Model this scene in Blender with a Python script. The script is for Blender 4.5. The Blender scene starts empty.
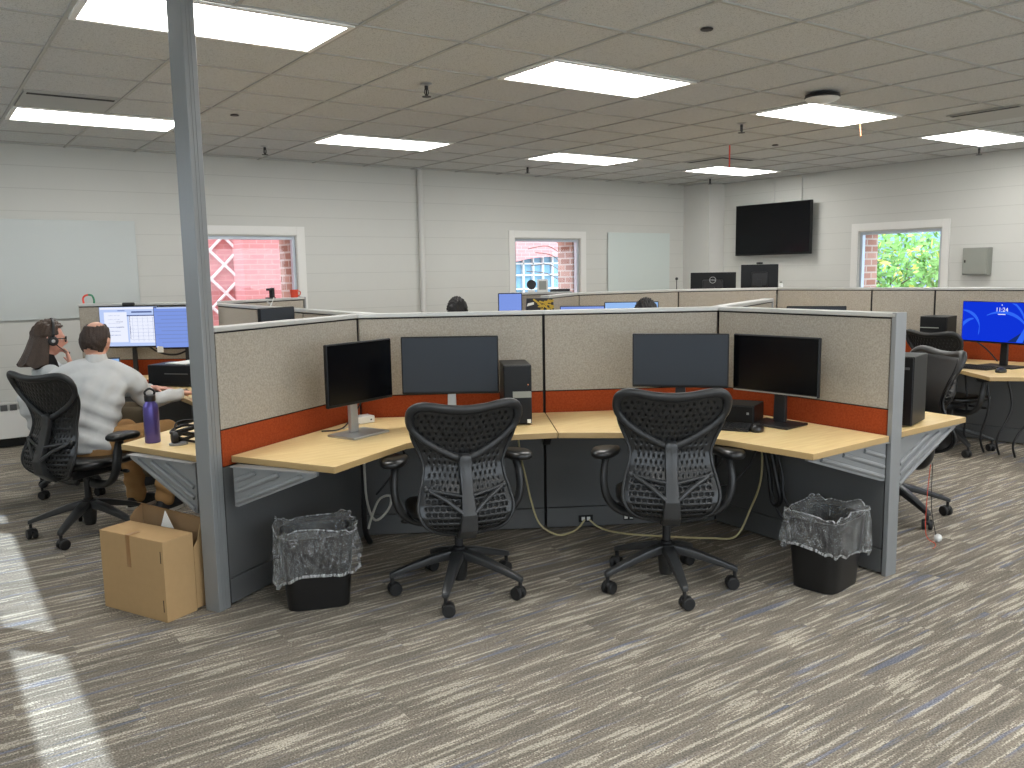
import bpy, bmesh, math, random
from mathutils import Vector, Matrix
random.seed(7)
S = bpy.context.scene
COL = S.collection
PI = math.pi
R = math.radians

# ------------------------------------------------------------------ materials
def lin(c):
    return tuple(((v/12.92) if v <= .04045 else ((v+.055)/1.055)**2.4) for v in [x/255 for x in c]) + (1.0,)

def pbr(name, col, rough=.5, metal=0., noise=0., nscale=40., bump=0., bscale=200., spec=.5, coat=0.):
    m = bpy.data.materials.new(name); m.use_nodes = True
    nt = m.node_tree; b = nt.nodes['Principled BSDF']
    b.inputs['Base Color'].default_value = col
    b.inputs['Roughness'].default_value = rough
    b.inputs['Metallic'].default_value = metal
    b.inputs['Specular IOR Level'].default_value = spec
    b.inputs['Coat Weight'].default_value = coat
    tc = nt.nodes.new('ShaderNodeTexCoord')
    if noise:
        n = nt.nodes.new('ShaderNodeTexNoise'); n.inputs['Scale'].default_value = nscale; n.inputs['Detail'].default_value = 5
        nt.links.new(tc.outputs['Object'], n.inputs['Vector'])
        mx = nt.nodes.new('ShaderNodeMix'); mx.data_type = 'RGBA'
        mx.inputs['A'].default_value = tuple(max(0, c*(1-noise)) for c in col[:3]) + (1,)
        mx.inputs['B'].default_value = tuple(min(1, c*(1+noise)) for c in col[:3]) + (1,)
        nt.links.new(n.outputs['Fac'], mx.inputs['Factor']); nt.links.new(mx.outputs['Result'], b.inputs['Base Color'])
    if bump:
        n2 = nt.nodes.new('ShaderNodeTexNoise'); n2.inputs['Scale'].default_value = bscale; n2.inputs['Detail'].default_value = 3
        nt.links.new(tc.outputs['Object'], n2.inputs['Vector'])
        bp = nt.nodes.new('ShaderNodeBump'); bp.inputs['Strength'].default_value = bump; bp.inputs['Distance'].default_value = .004
        nt.links.new(n2.outputs['Fac'], bp.inputs['Height']); nt.links.new(bp.outputs['Normal'], b.inputs['Normal'])
    return m

def emit(name, col, strength):
    m = bpy.data.materials.new(name); m.use_nodes = True
    nt = m.node_tree; nt.nodes.clear()
    e = nt.nodes.new('ShaderNodeEmission'); e.inputs['Color'].default_value = col; e.inputs['Strength'].default_value = strength
    o = nt.nodes.new('ShaderNodeOutputMaterial'); nt.links.new(e.outputs[0], o.inputs['Surface'])
    return m

def film(name, col, opac, rough):
    m = bpy.data.materials.new(name); m.use_nodes = True
    nt = m.node_tree; b = nt.nodes['Principled BSDF']
    b.inputs['Base Color'].default_value = col; b.inputs['Roughness'].default_value = rough
    b.inputs['Alpha'].default_value = opac
    b.inputs['Specular IOR Level'].default_value = .8
    tc = nt.nodes.new('ShaderNodeTexCoord')
    n = nt.nodes.new('ShaderNodeTexNoise'); n.inputs['Scale'].default_value = 17; n.inputs['Detail'].default_value = 3; n.inputs['Distortion'].default_value = 2.6
    mp = nt.nodes.new('ShaderNodeMapping'); mp.inputs['Scale'].default_value = (1.6, 1.6, .6)
    nt.links.new(tc.outputs['Object'], mp.inputs['Vector']); nt.links.new(mp.outputs['Vector'], n.inputs['Vector'])
    bp = nt.nodes.new('ShaderNodeBump'); bp.inputs['Strength'].default_value = 1.; bp.inputs['Distance'].default_value = .06
    am = nt.nodes.new('ShaderNodeMapRange'); am.inputs['From Min'].default_value = .38; am.inputs['From Max'].default_value = .72; am.inputs['To Min'].default_value = opac*.6; am.inputs['To Max'].default_value = min(1, opac*2.6)
    nt.links.new(n.outputs['Fac'], am.inputs['Value']); nt.links.new(am.outputs[0], b.inputs['Alpha'])
    nt.links.new(n.outputs['Fac'], bp.inputs['Height']); nt.links.new(bp.outputs['Normal'], b.inputs['Normal'])
    return m

def glass_mat(name, tint=(1, 1, 1, 1), refl=.08):
    m = bpy.data.materials.new(name); m.use_nodes = True
    nt = m.node_tree; nt.nodes.clear()
    t = nt.nodes.new('ShaderNodeBsdfTransparent'); t.inputs['Color'].default_value = tint
    g = nt.nodes.new('ShaderNodeBsdfGlossy'); g.inputs['Roughness'].default_value = .02
    x = nt.nodes.new('ShaderNodeMixShader'); x.inputs['Fac'].default_value = refl
    o = nt.nodes.new('ShaderNodeOutputMaterial')
    nt.links.new(t.outputs[0], x.inputs[1]); nt.links.new(g.outputs[0], x.inputs[2]); nt.links.new(x.outputs[0], o.inputs['Surface'])
    return m

def brick_mat(name, c1, c2, mortar, bw, bh, msize, axes, rough=.8, bump=.3, offset=.5, zoff=0., noise=.06):
    """Brick pattern on the plane spanned by two object axes (e.g. 'xz')."""
    m = bpy.data.materials.new(name); m.use_nodes = True
    nt = m.node_tree; b = nt.nodes['Principled BSDF']; b.inputs['Roughness'].default_value = rough
    b.inputs['Specular IOR Level'].default_value = .3
    tc = nt.nodes.new('ShaderNodeTexCoord'); sp = nt.nodes.new('ShaderNodeSeparateXYZ'); cb = nt.nodes.new('ShaderNodeCombineXYZ')
    nt.links.new(tc.outputs['Object'], sp.inputs[0])
    nt.links.new(sp.outputs['XYZ'.index(axes[0].upper())], cb.inputs[0])
    ad = nt.nodes.new('ShaderNodeMath'); ad.inputs[1].default_value = -zoff
    nt.links.new(sp.outputs['XYZ'.index(axes[1].upper())], ad.inputs[0]); nt.links.new(ad.outputs[0], cb.inputs[1])
    br = nt.nodes.new('ShaderNodeTexBrick'); br.offset = offset
    br.inputs['Scale'].default_value = 1.; br.inputs['Brick Width'].default_value = bw; br.inputs['Row Height'].default_value = bh
    br.inputs['Mortar Size'].default_value = msize; br.inputs['Mortar Smooth'].default_value = .3
    br.inputs['Color1'].default_value = c1; br.inputs['Color2'].default_value = c2; br.inputs['Mortar'].default_value = mortar
    nt.links.new(cb.outputs[0], br.inputs['Vector'])
    n = nt.nodes.new('ShaderNodeTexNoise'); n.inputs['Scale'].default_value = 3; n.inputs['Detail'].default_value = 6
    nt.links.new(tc.outputs['Object'], n.inputs['Vector'])
    hs = nt.nodes.new('ShaderNodeHueSaturation'); mr = nt.nodes.new('ShaderNodeMapRange')
    mr.inputs['To Min'].default_value = 1-noise; mr.inputs['To Max'].default_value = 1+noise
    nt.links.new(n.outputs['Fac'], mr.inputs['Value']); nt.links.new(mr.outputs[0], hs.inputs['Value'])
    nt.links.new(br.outputs['Color'], hs.inputs['Color']); nt.links.new(hs.outputs[0], b.inputs['Base Color'])
    bp = nt.nodes.new('ShaderNodeBump'); bp.inputs['Strength'].default_value = bump; bp.inputs['Distance'].default_value = .008; bp.invert = True
    nt.links.new(br.outputs['Fac'], bp.inputs['Height']); nt.links.new(bp.outputs['Normal'], b.inputs['Normal'])
    return m

def carpet_mat():
    m = bpy.data.materials.new('striped_carpet'); m.use_nodes = True
    nt = m.node_tree; N = nt.nodes; L = nt.links; b = N['Principled BSDF']
    b.inputs['Roughness'].default_value = .95; b.inputs['Specular IOR Level'].default_value = .15
    tc = N.new('ShaderNodeTexCoord'); sp = N.new('ShaderNodeSeparateXYZ'); L.new(tc.outputs['Object'], sp.inputs[0])
    def mth(op, a, c=None):
        n = N.new('ShaderNodeMath'); n.operation = op
        for i, v in enumerate((a, c)):
            if v is None: continue
            if isinstance(v, (int, float)): n.inputs[i].default_value = v
            else: L.new(v, n.inputs[i])
        return n.outputs[0]
    x, y = sp.outputs[0], sp.outputs[1]
    row = mth('FLOOR', mth('DIVIDE', y, .25))
    xo = mth('ADD', x, mth('MULTIPLY', row, .37))
    colm = mth('FLOOR', mth('DIVIDE', xo, 1.0))
    cb = N.new('ShaderNodeCombineXYZ'); L.new(row, cb.inputs[0]); L.new(colm, cb.inputs[1])
    wn = N.new('ShaderNodeTexWhiteNoise'); wn.noise_dimensions = '2D'; L.new(cb.outputs[0], wn.inputs['Vector'])
    off = mth('MULTIPLY', wn.outputs['Value'], 37.0)
    def streak(sx, sy, det, z):
        c = N.new('ShaderNodeCombineXYZ')
        L.new(mth('MULTIPLY', x, sx), c.inputs[0]); L.new(mth('ADD', mth('MULTIPLY', y, sy), off), c.inputs[1]); c.inputs[2].default_value = z
        n = N.new('ShaderNodeTexNoise'); n.inputs['Scale'].default_value = 1; n.inputs['Detail'].default_value = det; n.inputs['Roughness'].default_value = .55
        L.new(c.outputs[0], n.inputs['Vector']); return n.outputs['Fac']
    s1 = streak(2.9, 44, 4, 0); s2 = streak(2.2, 30, 2, 5.3); s3 = streak(.8, 6, 2, 9.1)
    r1 = N.new('ShaderNodeValToRGB'); e = r1.color_ramp.elements
    e[0].position = .30; e[0].color = CARP[0]; e[1].position = .68; e[1].color = CARP[3]
    for p, c in ((.46, CARP[1]), (.50, CARP[2]), (.555, CARP[2]), (.585, CARP[3])):
        k = e.new(p); k.color = c
    g = N.new('ShaderNodeTexNoise'); g.inputs['Scale'].default_value = 150; g.inputs['Detail'].default_value = 2; L.new(tc.outputs['Object'], g.inputs['Vector'])
    L.new(mth('ADD', s1, mth('MULTIPLY', mth('SUBTRACT', g.outputs['Fac'], .5), .22)), r1.inputs['Fac'])
    r2 = N.new('ShaderNodeValToRGB'); r2.color_ramp.elements[0].position = .60; r2.color_ramp.elements[1].position = .68
    L.new(s2, r2.inputs['Fac'])
    mx = N.new('ShaderNodeMix'); mx.data_type = 'RGBA'; mx.inputs['B'].default_value = CARP[4]
    L.new(mth('MULTIPLY', r2.outputs['Color'], .5), mx.inputs['Factor']); L.new(r1.outputs['Color'], mx.inputs['A'])
    # tufted pile grain
    hs = N.new('ShaderNodeHueSaturation'); L.new(mx.outputs['Result'], hs.inputs['Color'])
    gm = N.new('ShaderNodeMapRange'); gm.inputs['From Min'].default_value = .3; gm.inputs['From Max'].default_value = .7
    gm.inputs['To Min'].default_value = .60; gm.inputs['To Max'].default_value = 1.38
    L.new(g.outputs['Fac'], gm.inputs['Value'])
    lm = N.new('ShaderNodeMapRange'); lm.inputs['From Min'].default_value = .3; lm.inputs['From Max'].default_value = .7
    lm.inputs['To Min'].default_value = .84; lm.inputs['To Max'].default_value = 1.16; L.new(s3, lm.inputs['Value'])
    L.new(mth('MULTIPLY', gm.outputs[0], lm.outputs[0]), hs.inputs['Value'])
    L.new(hs.outputs[0], b.inputs['Base Color'])
    bp = N.new('ShaderNodeBump'); bp.inputs['Strength'].default_value = .5; bp.inputs['Distance'].default_value = .004
    L.new(g.outputs['Fac'], bp.inputs['Height']); L.new(bp.outputs['Normal'], b.inputs['Normal'])
    return m

def tile_mat():
    m = pbr('ceiling_tile', lin((206, 203, 196)), .95, noise=.05, nscale=3, spec=.1)
    nt = m.node_tree; b = nt.nodes['Principled BSDF']; tc = nt.nodes.new('ShaderNodeTexCoord')
    n = nt.nodes.new('ShaderNodeTexNoise'); n.inputs['Scale'].default_value = 170; n.inputs['Detail'].default_value = 3
    nt.links.new(tc.outputs['Object'], n.inputs['Vector'])
    bp = nt.nodes.new('ShaderNodeBump'); bp.inputs['Strength'].default_value = .6; bp.inputs['Distance'].default_value = .004
    nt.links.new(n.outputs['Fac'], bp.inputs['Height']); nt.links.new(bp.outputs['Normal'], b.inputs['Normal'])
    cr = nt.nodes.new('ShaderNodeValToRGB'); cr.color_ramp.elements[0].position = .33; cr.color_ramp.elements[1].position = .45
    cr.color_ramp.elements[0].color = lin((158, 160, 159)); cr.color_ramp.elements[1].color = lin((203, 205, 204))
    nt.links.new(n.outputs['Fac'], cr.inputs['Fac']); nt.links.new(cr.outputs['Color'], b.inputs['Base Color'])
    return m

def wood_mat():
    m = pbr('maple_laminate', lin((228, 199, 146)), .38, spec=.4)
    nt = m.node_tree; b = nt.nodes['Principled BSDF']; tc = nt.nodes.new('ShaderNodeTexCoord'); mp = nt.nodes.new('ShaderNodeMapping')
    mp.inputs['Scale'].default_value = (3, 30, 3); mp.inputs['Rotation'].default_value = (0, 0, .5)
    n = nt.nodes.new('ShaderNodeTexNoise'); n.inputs['Scale'].default_value = 2; n.inputs['Detail'].default_value = 8
    cr = nt.nodes.new('ShaderNodeValToRGB'); cr.color_ramp.elements[0].position = .3; cr.color_ramp.elements[1].position = .7
    cr.color_ramp.elements[0].color = lin((224, 193, 134)); cr.color_ramp.elements[1].color = lin((238, 212, 158))
    nt.links.new(tc.outputs['Object'], mp.inputs[0]); nt.links.new(mp.outputs[0], n.inputs['Vector'])
    nt.links.new(n.outputs['Fac'], cr.inputs['Fac']); nt.links.new(cr.outputs['Color'], b.inputs['Base Color'])
    return m

def weave_mat(name, c1, c2, scale=330):
    m = pbr(name, c1, .95, spec=.1, bump=.35, bscale=scale)
    nt = m.node_tree; b = nt.nodes['Principled BSDF']; tc = nt.nodes.new('ShaderNodeTexCoord')
    n = nt.nodes.new('ShaderNodeTexNoise'); n.inputs['Scale'].default_value = 120; n.inputs['Detail'].default_value = 6
    cr = nt.nodes.new('ShaderNodeValToRGB'); cr.color_ramp.elements[0].position = .35; cr.color_ramp.elements[1].position = .65
    cr.color_ramp.elements[0].color = c1; cr.color_ramp.elements[1].color = c2
    nt.links.new(tc.outputs['Object'], n.inputs['Vector']); nt.links.new(n.outputs['Fac'], cr.inputs['Fac']); nt.links.new(cr.outputs['Color'], b.inputs['Base Color'])
    return m

CARP = [lin((116, 110, 101)), lin((126, 119, 109)), lin((136, 128, 116)), lin((180, 172, 157)), lin((104, 117, 146))]
MT = dict(
    carpet=carpet_mat(), tile=tile_mat(), maple=wood_mat(), edge=pbr('maple_edge_band', lin((172, 144, 98)), .45),
    tbar=pbr('white_t_bar', lin((168, 168, 164)), .5),
    wall_b=brick_mat('painted_block_back', lin((199, 199, 193)), lin((198, 198, 192)), lin((186, 186, 180)), 40., .2032, .004, 'xz', .6, .22, zoff=.125, noise=.02),
    wall_r=brick_mat('painted_block_side', lin((199, 199, 193)), lin((198, 198, 192)), lin((186, 186, 180)), 40., .2032, .004, 'yz', .6, .22, zoff=.125, noise=.02),
    paint=pbr('white_wall_paint', lin((202, 201, 196)), .6, noise=.02, nscale=5),
    trim=pbr('window_trim_paint', lin((220, 219, 214)), .45),
    alu=pbr('window_aluminium', lin((186, 194, 202)), .35, .3),
    glass=glass_mat('clear_window_glass', (1, 1, 1, 1), .02),
    lamp=emit('light_diffuser', (1.0, .985, .955, 1), 9.0),
    lampframe=pbr('light_frame', lin((225, 224, 220)), .4),
    fabric=weave_mat('beige_panel_fabric', lin((150, 143, 132)), lin((172, 165, 153))),
    orange=weave_mat('orange_panel_fabric', lin((142, 60, 29)), lin((157, 71, 38))),
    metal=pbr('grey_painted_metal', lin((136, 138, 139)), .42, .25, noise=.04, nscale=8),
    metal_d=pbr('shaded_panel_metal', lin((90, 91, 91)), .5, .1, noise=.05, nscale=4),  # same metal as the post, with under-desk shade put into its colour
    cap=pbr('light_grey_cap', lin((186, 186, 182)), .4, .2),
    black=pbr('black_plastic', lin((22, 22, 24)), .45, noise=.15, nscale=20),
    seam=pbr('black_seam', lin((12, 12, 13)), .7),
    bezel=pbr('monitor_black', lin((15, 16, 18)), .42, spec=.3),
    screen=pbr('dark_screen', lin((8, 9, 12)), .18, spec=.2),
    screen_m=pbr('matte_dark_screen', lin((40, 46, 54)), .5, spec=.35),
    silver=pbr('silver_metal', lin((178, 180, 180)), .35, .75),
    graph=pbr('graphite_plastic', lin((34, 35, 36)), .42, noise=.1, nscale=15),
    graph_l=pbr('grey_graphite', lin((50, 51, 52)), .34, noise=.08, nscale=15),
    mesh=pbr('black_back_mesh', lin((27, 28, 29)), .33),
    chairblk=pbr('chair_black', lin((20, 21, 22)), .3, spec=.55),
    rubber=pbr('caster_rubber', lin((20, 20, 21)), .55),
    bin=pbr('black_bin', lin((16, 16, 17)), .4, noise=.1, nscale=9),
    film=film('clear_bin_liner', lin((226, 228, 228)), .13, .14),
    card=pbr('cardboard', lin((178, 147, 106)), .85, noise=.05, nscale=30, spec=.15, bump=.15, bscale=90),
    card_in=pbr('cardboard_inside', lin((150, 122, 90)), .9, noise=.06, nscale=30, spec=.15),
    tape=pbr('parcel_tape', lin((150, 112, 70)), .35),
    slit=pbr('dark_slot', lin((40, 28, 18)), .9),
    white=pbr('white_plastic', lin((224, 224, 220)), .4),
    paper=pbr('white_paper', lin((232, 232, 228)), .8),
    cream=pbr('cream_cable', lin((196, 186, 140)), .5),
    wcable=pbr('pale_grey_cable', lin((186, 184, 176)), .5),
    purple=pbr('purple_steel', lin((92, 82, 150)), .3, .6, noise=.06, nscale=12),
    red=pbr('red_plastic', lin((196, 62, 34)), .4),
    redtape=pbr('red_tape', lin((226, 70, 52)), .6), orangetape=pbr('orange_tape', lin((226, 140, 90)), .6),
    green=pbr('green_card', lin((72, 160, 54)), .6), hem=film('liner_hem', lin((226, 228, 228)), .28, .2), greens=pbr('green_cord', lin((38, 120, 84)), .6),
    gbox=pbr('grey_box_paint', lin((140, 142, 134)), .45, .1),
    gboard=pbr('glass_board', lin((186, 191, 188)), .3, spec=.4),
    gboard_m=pbr('glass_board_pale', lin((198, 207, 203)), .28, spec=.4),
    skin=pbr('skin', lin((214, 160, 136)), .55, noise=.06, nscale=25), skin2=pbr('fair_skin', lin((220, 162, 142)), .55, noise=.07, nscale=25),
    shirt=pbr('pale_grey_shirt', lin((200, 202, 202)), .85, noise=.07, nscale=18, spec=.15, bump=.3, bscale=30),
    cardigan=pbr('light_grey_cardigan', lin((186, 190, 192)), .9, noise=.07, nscale=30, spec=.1),
    scarf=pbr('black_top', lin((24, 24, 27)), .9),
    khaki=pbr('khaki_cotton', lin((170, 132, 88)), .85, noise=.1, nscale=14, spec=.15, bump=.3, bscale=26),
    olive=pbr('olive_cotton', lin((92, 82, 66)), .85, noise=.1, nscale=14, spec=.15),
    shoe=pbr('dark_shoe', lin((38, 38, 42)), .6), sole=pbr('white_sole', lin((216, 212, 204)), .6),
    hair_m=pbr('brown_hair', lin((52, 38, 30)), .6, noise=.35, nscale=60, bump=.8, bscale=140),
    hair_w=pbr('long_brown_hair', lin((66, 50, 38)), .5, noise=.35, nscale=50, bump=.8, bscale=120),
    hair_k=pbr('black_hair', lin((18, 16, 16)), .6, noise=.2, nscale=60, bump=.6, bscale=140),
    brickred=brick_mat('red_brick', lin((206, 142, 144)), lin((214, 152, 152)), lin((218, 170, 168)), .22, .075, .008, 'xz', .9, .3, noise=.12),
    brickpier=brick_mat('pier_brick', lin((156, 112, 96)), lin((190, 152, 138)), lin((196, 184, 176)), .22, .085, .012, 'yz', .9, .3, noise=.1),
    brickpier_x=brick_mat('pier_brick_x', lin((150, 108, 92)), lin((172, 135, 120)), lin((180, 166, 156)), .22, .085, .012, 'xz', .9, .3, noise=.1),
    stone=pbr('pale_stone', lin((236, 236, 236)), .8), ground=pbr('pale_paving', lin((190, 190, 186)), .9, noise=.1),
    extglass=pbr('blue_facade_glass', lin((126, 170, 196)), .15, spec=.8), extframe=pbr('facade_frame', lin((226, 236, 236)), .6),
    bluewall=pbr('blue_grey_cladding', lin((150, 176, 206)), .6), 
    bark=pbr('bark', lin((92, 76, 66)), .9, noise=.2, nscale=20),
    leaf=pbr('leaf', lin((100, 150, 66)), .6, noise=.3, nscale=4), leaf2=pbr('yellow_leaf', lin((196, 196, 92)), .6),
    scr_blue=emit('lock_screen_blue', lin((16, 52, 214)), .58), scr_blue2=emit('lock_screen_light_blue', lin((48, 104, 246)), .58),
    scr_blue3=emit('lock_screen_dark', lin((24, 46, 110)), .58), scr_white=emit('screen_white', lin((236, 240, 255)), .58),
    scr_doc=emit('screen_page', lin((186, 204, 246)), .58), scr_doc2=emit('screen_blue_page', lin((126, 152, 226)), .58),
    scr_line=emit('screen_lines', lin((120, 140, 196)), .58), scr_dark=emit('screen_dark_text', lin((62, 78, 130)), .58),
    scr_pale=emit('screen_pale_blue', lin((150, 188, 240)), .58),
)

# ------------------------------------------------------------------ mesh helpers
class MB:
    def __init__(s): s.bm = bmesh.new()
    def _add(s, vs, fs):
        b = [s.bm.verts.new(v) for v in vs]
        for f in fs:
            try: s.bm.faces.new([b[i] for i in f])
            except ValueError: pass
        return b
    def box(s, c, d, rz=0., bev=0., M=None, seg=2):
        x, y, z = d[0]/2, d[1]/2, d[2]/2
        vs = [Vector((i*x, j*y, k*z)) for k in (-1, 1) for j in (-1, 1) for i in (-1, 1)]
        mt = M if M is not None else Matrix.Rotation(rz, 4, 'Z')
        vs = [Vector(c) + (mt @ v) for v in vs]
        b = s._add(vs, [(0, 2, 3, 1), (4, 5, 7, 6), (0, 1, 5, 4), (2, 6, 7, 3), (0, 4, 6, 2), (1, 3, 7, 5)])
        if bev: s._bev(b, bev, seg)
        return s
    def _bev(s, b, w, seg=2, ang=.6):
        bs = set(b); es = [e for e in s.bm.edges if e.verts[0] in bs and e.verts[1] in bs]
        s.bm.normal_update()
        es = [e for e in es if len(e.link_faces) == 2 and e.calc_face_angle(0) > ang]
        bmesh.ops.bevel(s.bm, geom=es, offset=w, segments=seg, profile=.5, affect='EDGES', clamp_overlap=True)
    def prism(s, pts, z0, z1, bev=0., seg=2):
        n = len(pts)
        a = sum(pts[i][0]*pts[(i+1) % n][1]-pts[(i+1) % n][0]*pts[i][1] for i in range(n))
        if a < 0: pts = pts[::-1]
        vs = [(p[0], p[1], z0) for p in pts] + [(p[0], p[1], z1) for p in pts]
        fs = [tuple(range(n))[::-1], tuple(range(n, 2*n))] + [(i, (i+1) % n, n+(i+1) % n, n+i) for i in range(n)]
        b = s._add(vs, fs)
        if bev: s._bev(b, bev, seg)
        return s
    def prismv(s, pts, off):
        """Extrude a planar 3D polygon by a vector."""
        n = len(pts); off = Vector(off)
        vs = [Vector(p) for p in pts] + [Vector(p)+off for p in pts]
        fs = [tuple(range(n))[::-1], tuple(range(n, 2*n))] + [(i, (i+1) % n, n+(i+1) % n, n+i) for i in range(n)]
        s._add(vs, fs); return s
    def rings(s, rs, cap=True, closed=False):
        n = len(rs[0]); base = []
        for r in rs: base.append([s.bm.verts.new(v) for v in r])
        m = len(rs)
        for i in range(m if closed else m-1):
            A, B = base[i], base[(i+1) % m]
            for j in range(n):
                try: s.bm.faces.new((A[j], A[(j+1) % n], B[(j+1) % n], B[j]))
                except ValueError: pass
        if cap and not closed:
            s.bm.faces.new(base[0][::-1]); s.bm.faces.new(base[-1])
        return s
    def tube(s, path, r, n=8, closed=False, sq=None, up=None):
        """Round (or elliptical: sq=(a,b) factors) tube along a path."""
        P = [Vector(p) for p in path]; m = len(P); rs = []; prev = None
        for i, p in enumerate(P):
            t = (P[(i+1) % m]-P[i-1]) if closed else (P[min(i+1, m-1)]-P[max(i-1, 0)])
            t.normalize()
            if up is not None: q = Vector(up)
            elif prev is None: q = Vector((0, 0, 1)) if abs(t.z) < .9 else Vector((0, 1, 0))
            else: q = prev
            a = (q - t*q.dot(t)); a.normalize(); b = t.cross(a); prev = a
            rr = r[i] if isinstance(r, (list, tuple)) else r
            fa, fb = sq or (1, 1)
            rs.append([p + a*(rr*fa*math.cos(2*PI*k/n)) + b*(rr*fb*math.sin(2*PI*k/n)) for k in range(n)])
        return s.rings(rs, True, closed)
    def lathe(s, prof, n=20, c=(0, 0, 0), axis='Z', M=None):
        rs = []
        for (r, z) in prof:
            ring = []
            for k in range(n):
                a = 2*PI*k/n; v = Vector((r*math.cos(a), r*math.sin(a), z))
                if axis == 'X': v = Vector((v.z, v.x, v.y))
                if axis == 'Y': v = Vector((v.y, v.z, v.x))
                if M is not None: v = M @ v
                ring.append(v + Vector(c))
            rs.append(ring)
        return s.rings(rs, True)
    def loft(s, secs, bev=0.):
        """Rectangular sections: (centre, half-vector u, half-vector v)."""
        rs = []
        for c, u, v in secs:
            c, u, v = Vector(c), Vector(u), Vector(v); rs.append([c-u-v, c+u-v, c+u+v, c-u+v])
        n0 = len(s.bm.verts); s.rings(rs, True)
        if bev:
            s.bm.verts.ensure_lookup_table(); s._bev([s.bm.verts[i] for i in range(n0, len(s.bm.verts))], bev, 2, .5)
        return s
    def ell(s, c, rad, M=None, nu=16, nv=10):
        vs = []; fs = []; c = Vector(c)
        rs = []
        for i in range(1, nv):
            t = PI*i/nv
            ring = []
            for k in range(nu):
                a = 2*PI*k/nu; v = Vector((rad[0]*math.sin(t)*math.cos(a), rad[1]*math.sin(t)*math.sin(a), rad[2]*math.cos(t)))
                if M is not None: v = M @ v
                ring.append(c+v)
            rs.append(ring)
        base = [[s.bm.verts.new(v) for v in r] for r in rs]
        for i in range(len(base)-1):
            for k in range(nu): s.bm.faces.new((base[i][k], base[i+1][k], base[i+1][(k+1) % nu], base[i][(k+1) % nu]))
        for ring, zz, fl in ((base[0], rad[2], False), (base[-1], -rad[2], True)):
            v = Vector((0, 0, zz)); v = M @ v if M is not None else v
            p = s.bm.verts.new(c+v)
            for k in range(nu):
                q = (ring[k], ring[(k+1) % nu], p)
                s.bm.faces.new(q[::-1] if fl else q)
        return s
    def build(s, name, mat, parent=None, smooth=False, recalc=True, mods=None):
        if recalc: bmesh.ops.recalc_face_normals(s.bm, faces=s.bm.faces)
        me = bpy.data.meshes.new(name); s.bm.to_mesh(me); s.bm.free()
        me.materials.append(mat if not isinstance(mat, str) else MT[mat])
        if smooth:
            me.polygons.foreach_set('use_smooth', [True]*len(me.polygons))
            if smooth != 'all':
                try: me.set_sharp_from_angle(angle=R(40))
                except Exception: pass
        o = bpy.data.objects.new(name, me); COL.objects.link(o)
        if parent is not None: o.parent = parent
        return o

def thing(name, label, cat, loc=(0, 0, 0), rz=0., group=None):
    o = bpy.data.objects.new(name, None); COL.objects.link(o); o.empty_display_size = .1
    o.location = loc; o.rotation_euler = (0, 0, rz)
    return tag(o, label, cat, group)
def tag(o, label, cat, group=None):
    o['label'] = label; o['category'] = cat
    if group: o['group'] = group
    return o
def struct(o): o['kind'] = 'structure'; return o
def apply_mods(o):
    dg = bpy.context.evaluated_depsgraph_get(); dg.update()
    me = bpy.data.meshes.new_from_object(o.evaluated_get(dg)); o.modifiers.clear(); o.data = me
    return o
def dup(root, name, label, loc, rz, group=None):
    r = root.copy(); COL.objects.link(r); r.name = name; r.location = loc; r.rotation_euler = (0, 0, rz); r['label'] = label
    if group: r['group'] = group
    def rec(a, b):
        for ch in list(a.children):
            if ch is r: continue
            c = ch.copy(); COL.objects.link(c); c.parent = b; rec(ch, c)
    rec(root, r); return r
def smooth_path(P, n=8, closed=False):
    P = [Vector(p) for p in P]; out = []; m = len(P)
    for i in range(m if closed else m-1):
        if closed: p0, p1, p2, p3 = P[i-1], P[i], P[(i+1) % m], P[(i+2) % m]
        else: p0, p1, p2, p3 = P[max(i-1, 0)], P[i], P[i+1], P[min(i+2, m-1)]
        for k in range(n):
            t = k/n
            out.append(.5*((2*p1)+(-p0+p2)*t+(2*p0-5*p1+4*p2-p3)*t*t+(-p0+3*p1-3*p2+p3)*t**3))
    if not closed: out.append(P[-1])
    return out
def superell(a, b, n=28, e=3.):
    return [(a*math.copysign(abs(math.cos(t))**(2/e), math.cos(t)), b*math.copysign(abs(math.sin(t))**(2/e), math.sin(t))) for t in [2*PI*k/n for k in range(n)]]
def text_mesh(txt, size, mat, parent, M, name='lettering', ext=.0004):
    cu = bpy.data.curves.new(name, 'FONT'); cu.body = txt; cu.size = size; cu.align_x = 'CENTER'; cu.align_y = 'CENTER'; cu.extrude = ext
    t = bpy.data.objects.new(name, cu); COL.objects.link(t)
    dg = bpy.context.evaluated_depsgraph_get(); me = bpy.data.meshes.new_from_object(t.evaluated_get(dg))
    bpy.data.objects.remove(t)
    me.transform(M); me.materials.clear(); me.materials.append(MT[mat])
    o = bpy.data.objects.new(name, me); COL.objects.link(o)
    if parent is not None: o.parent = parent
    return o
EXPO, SKY, SUN = 0.8, 3.2, 5
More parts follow.
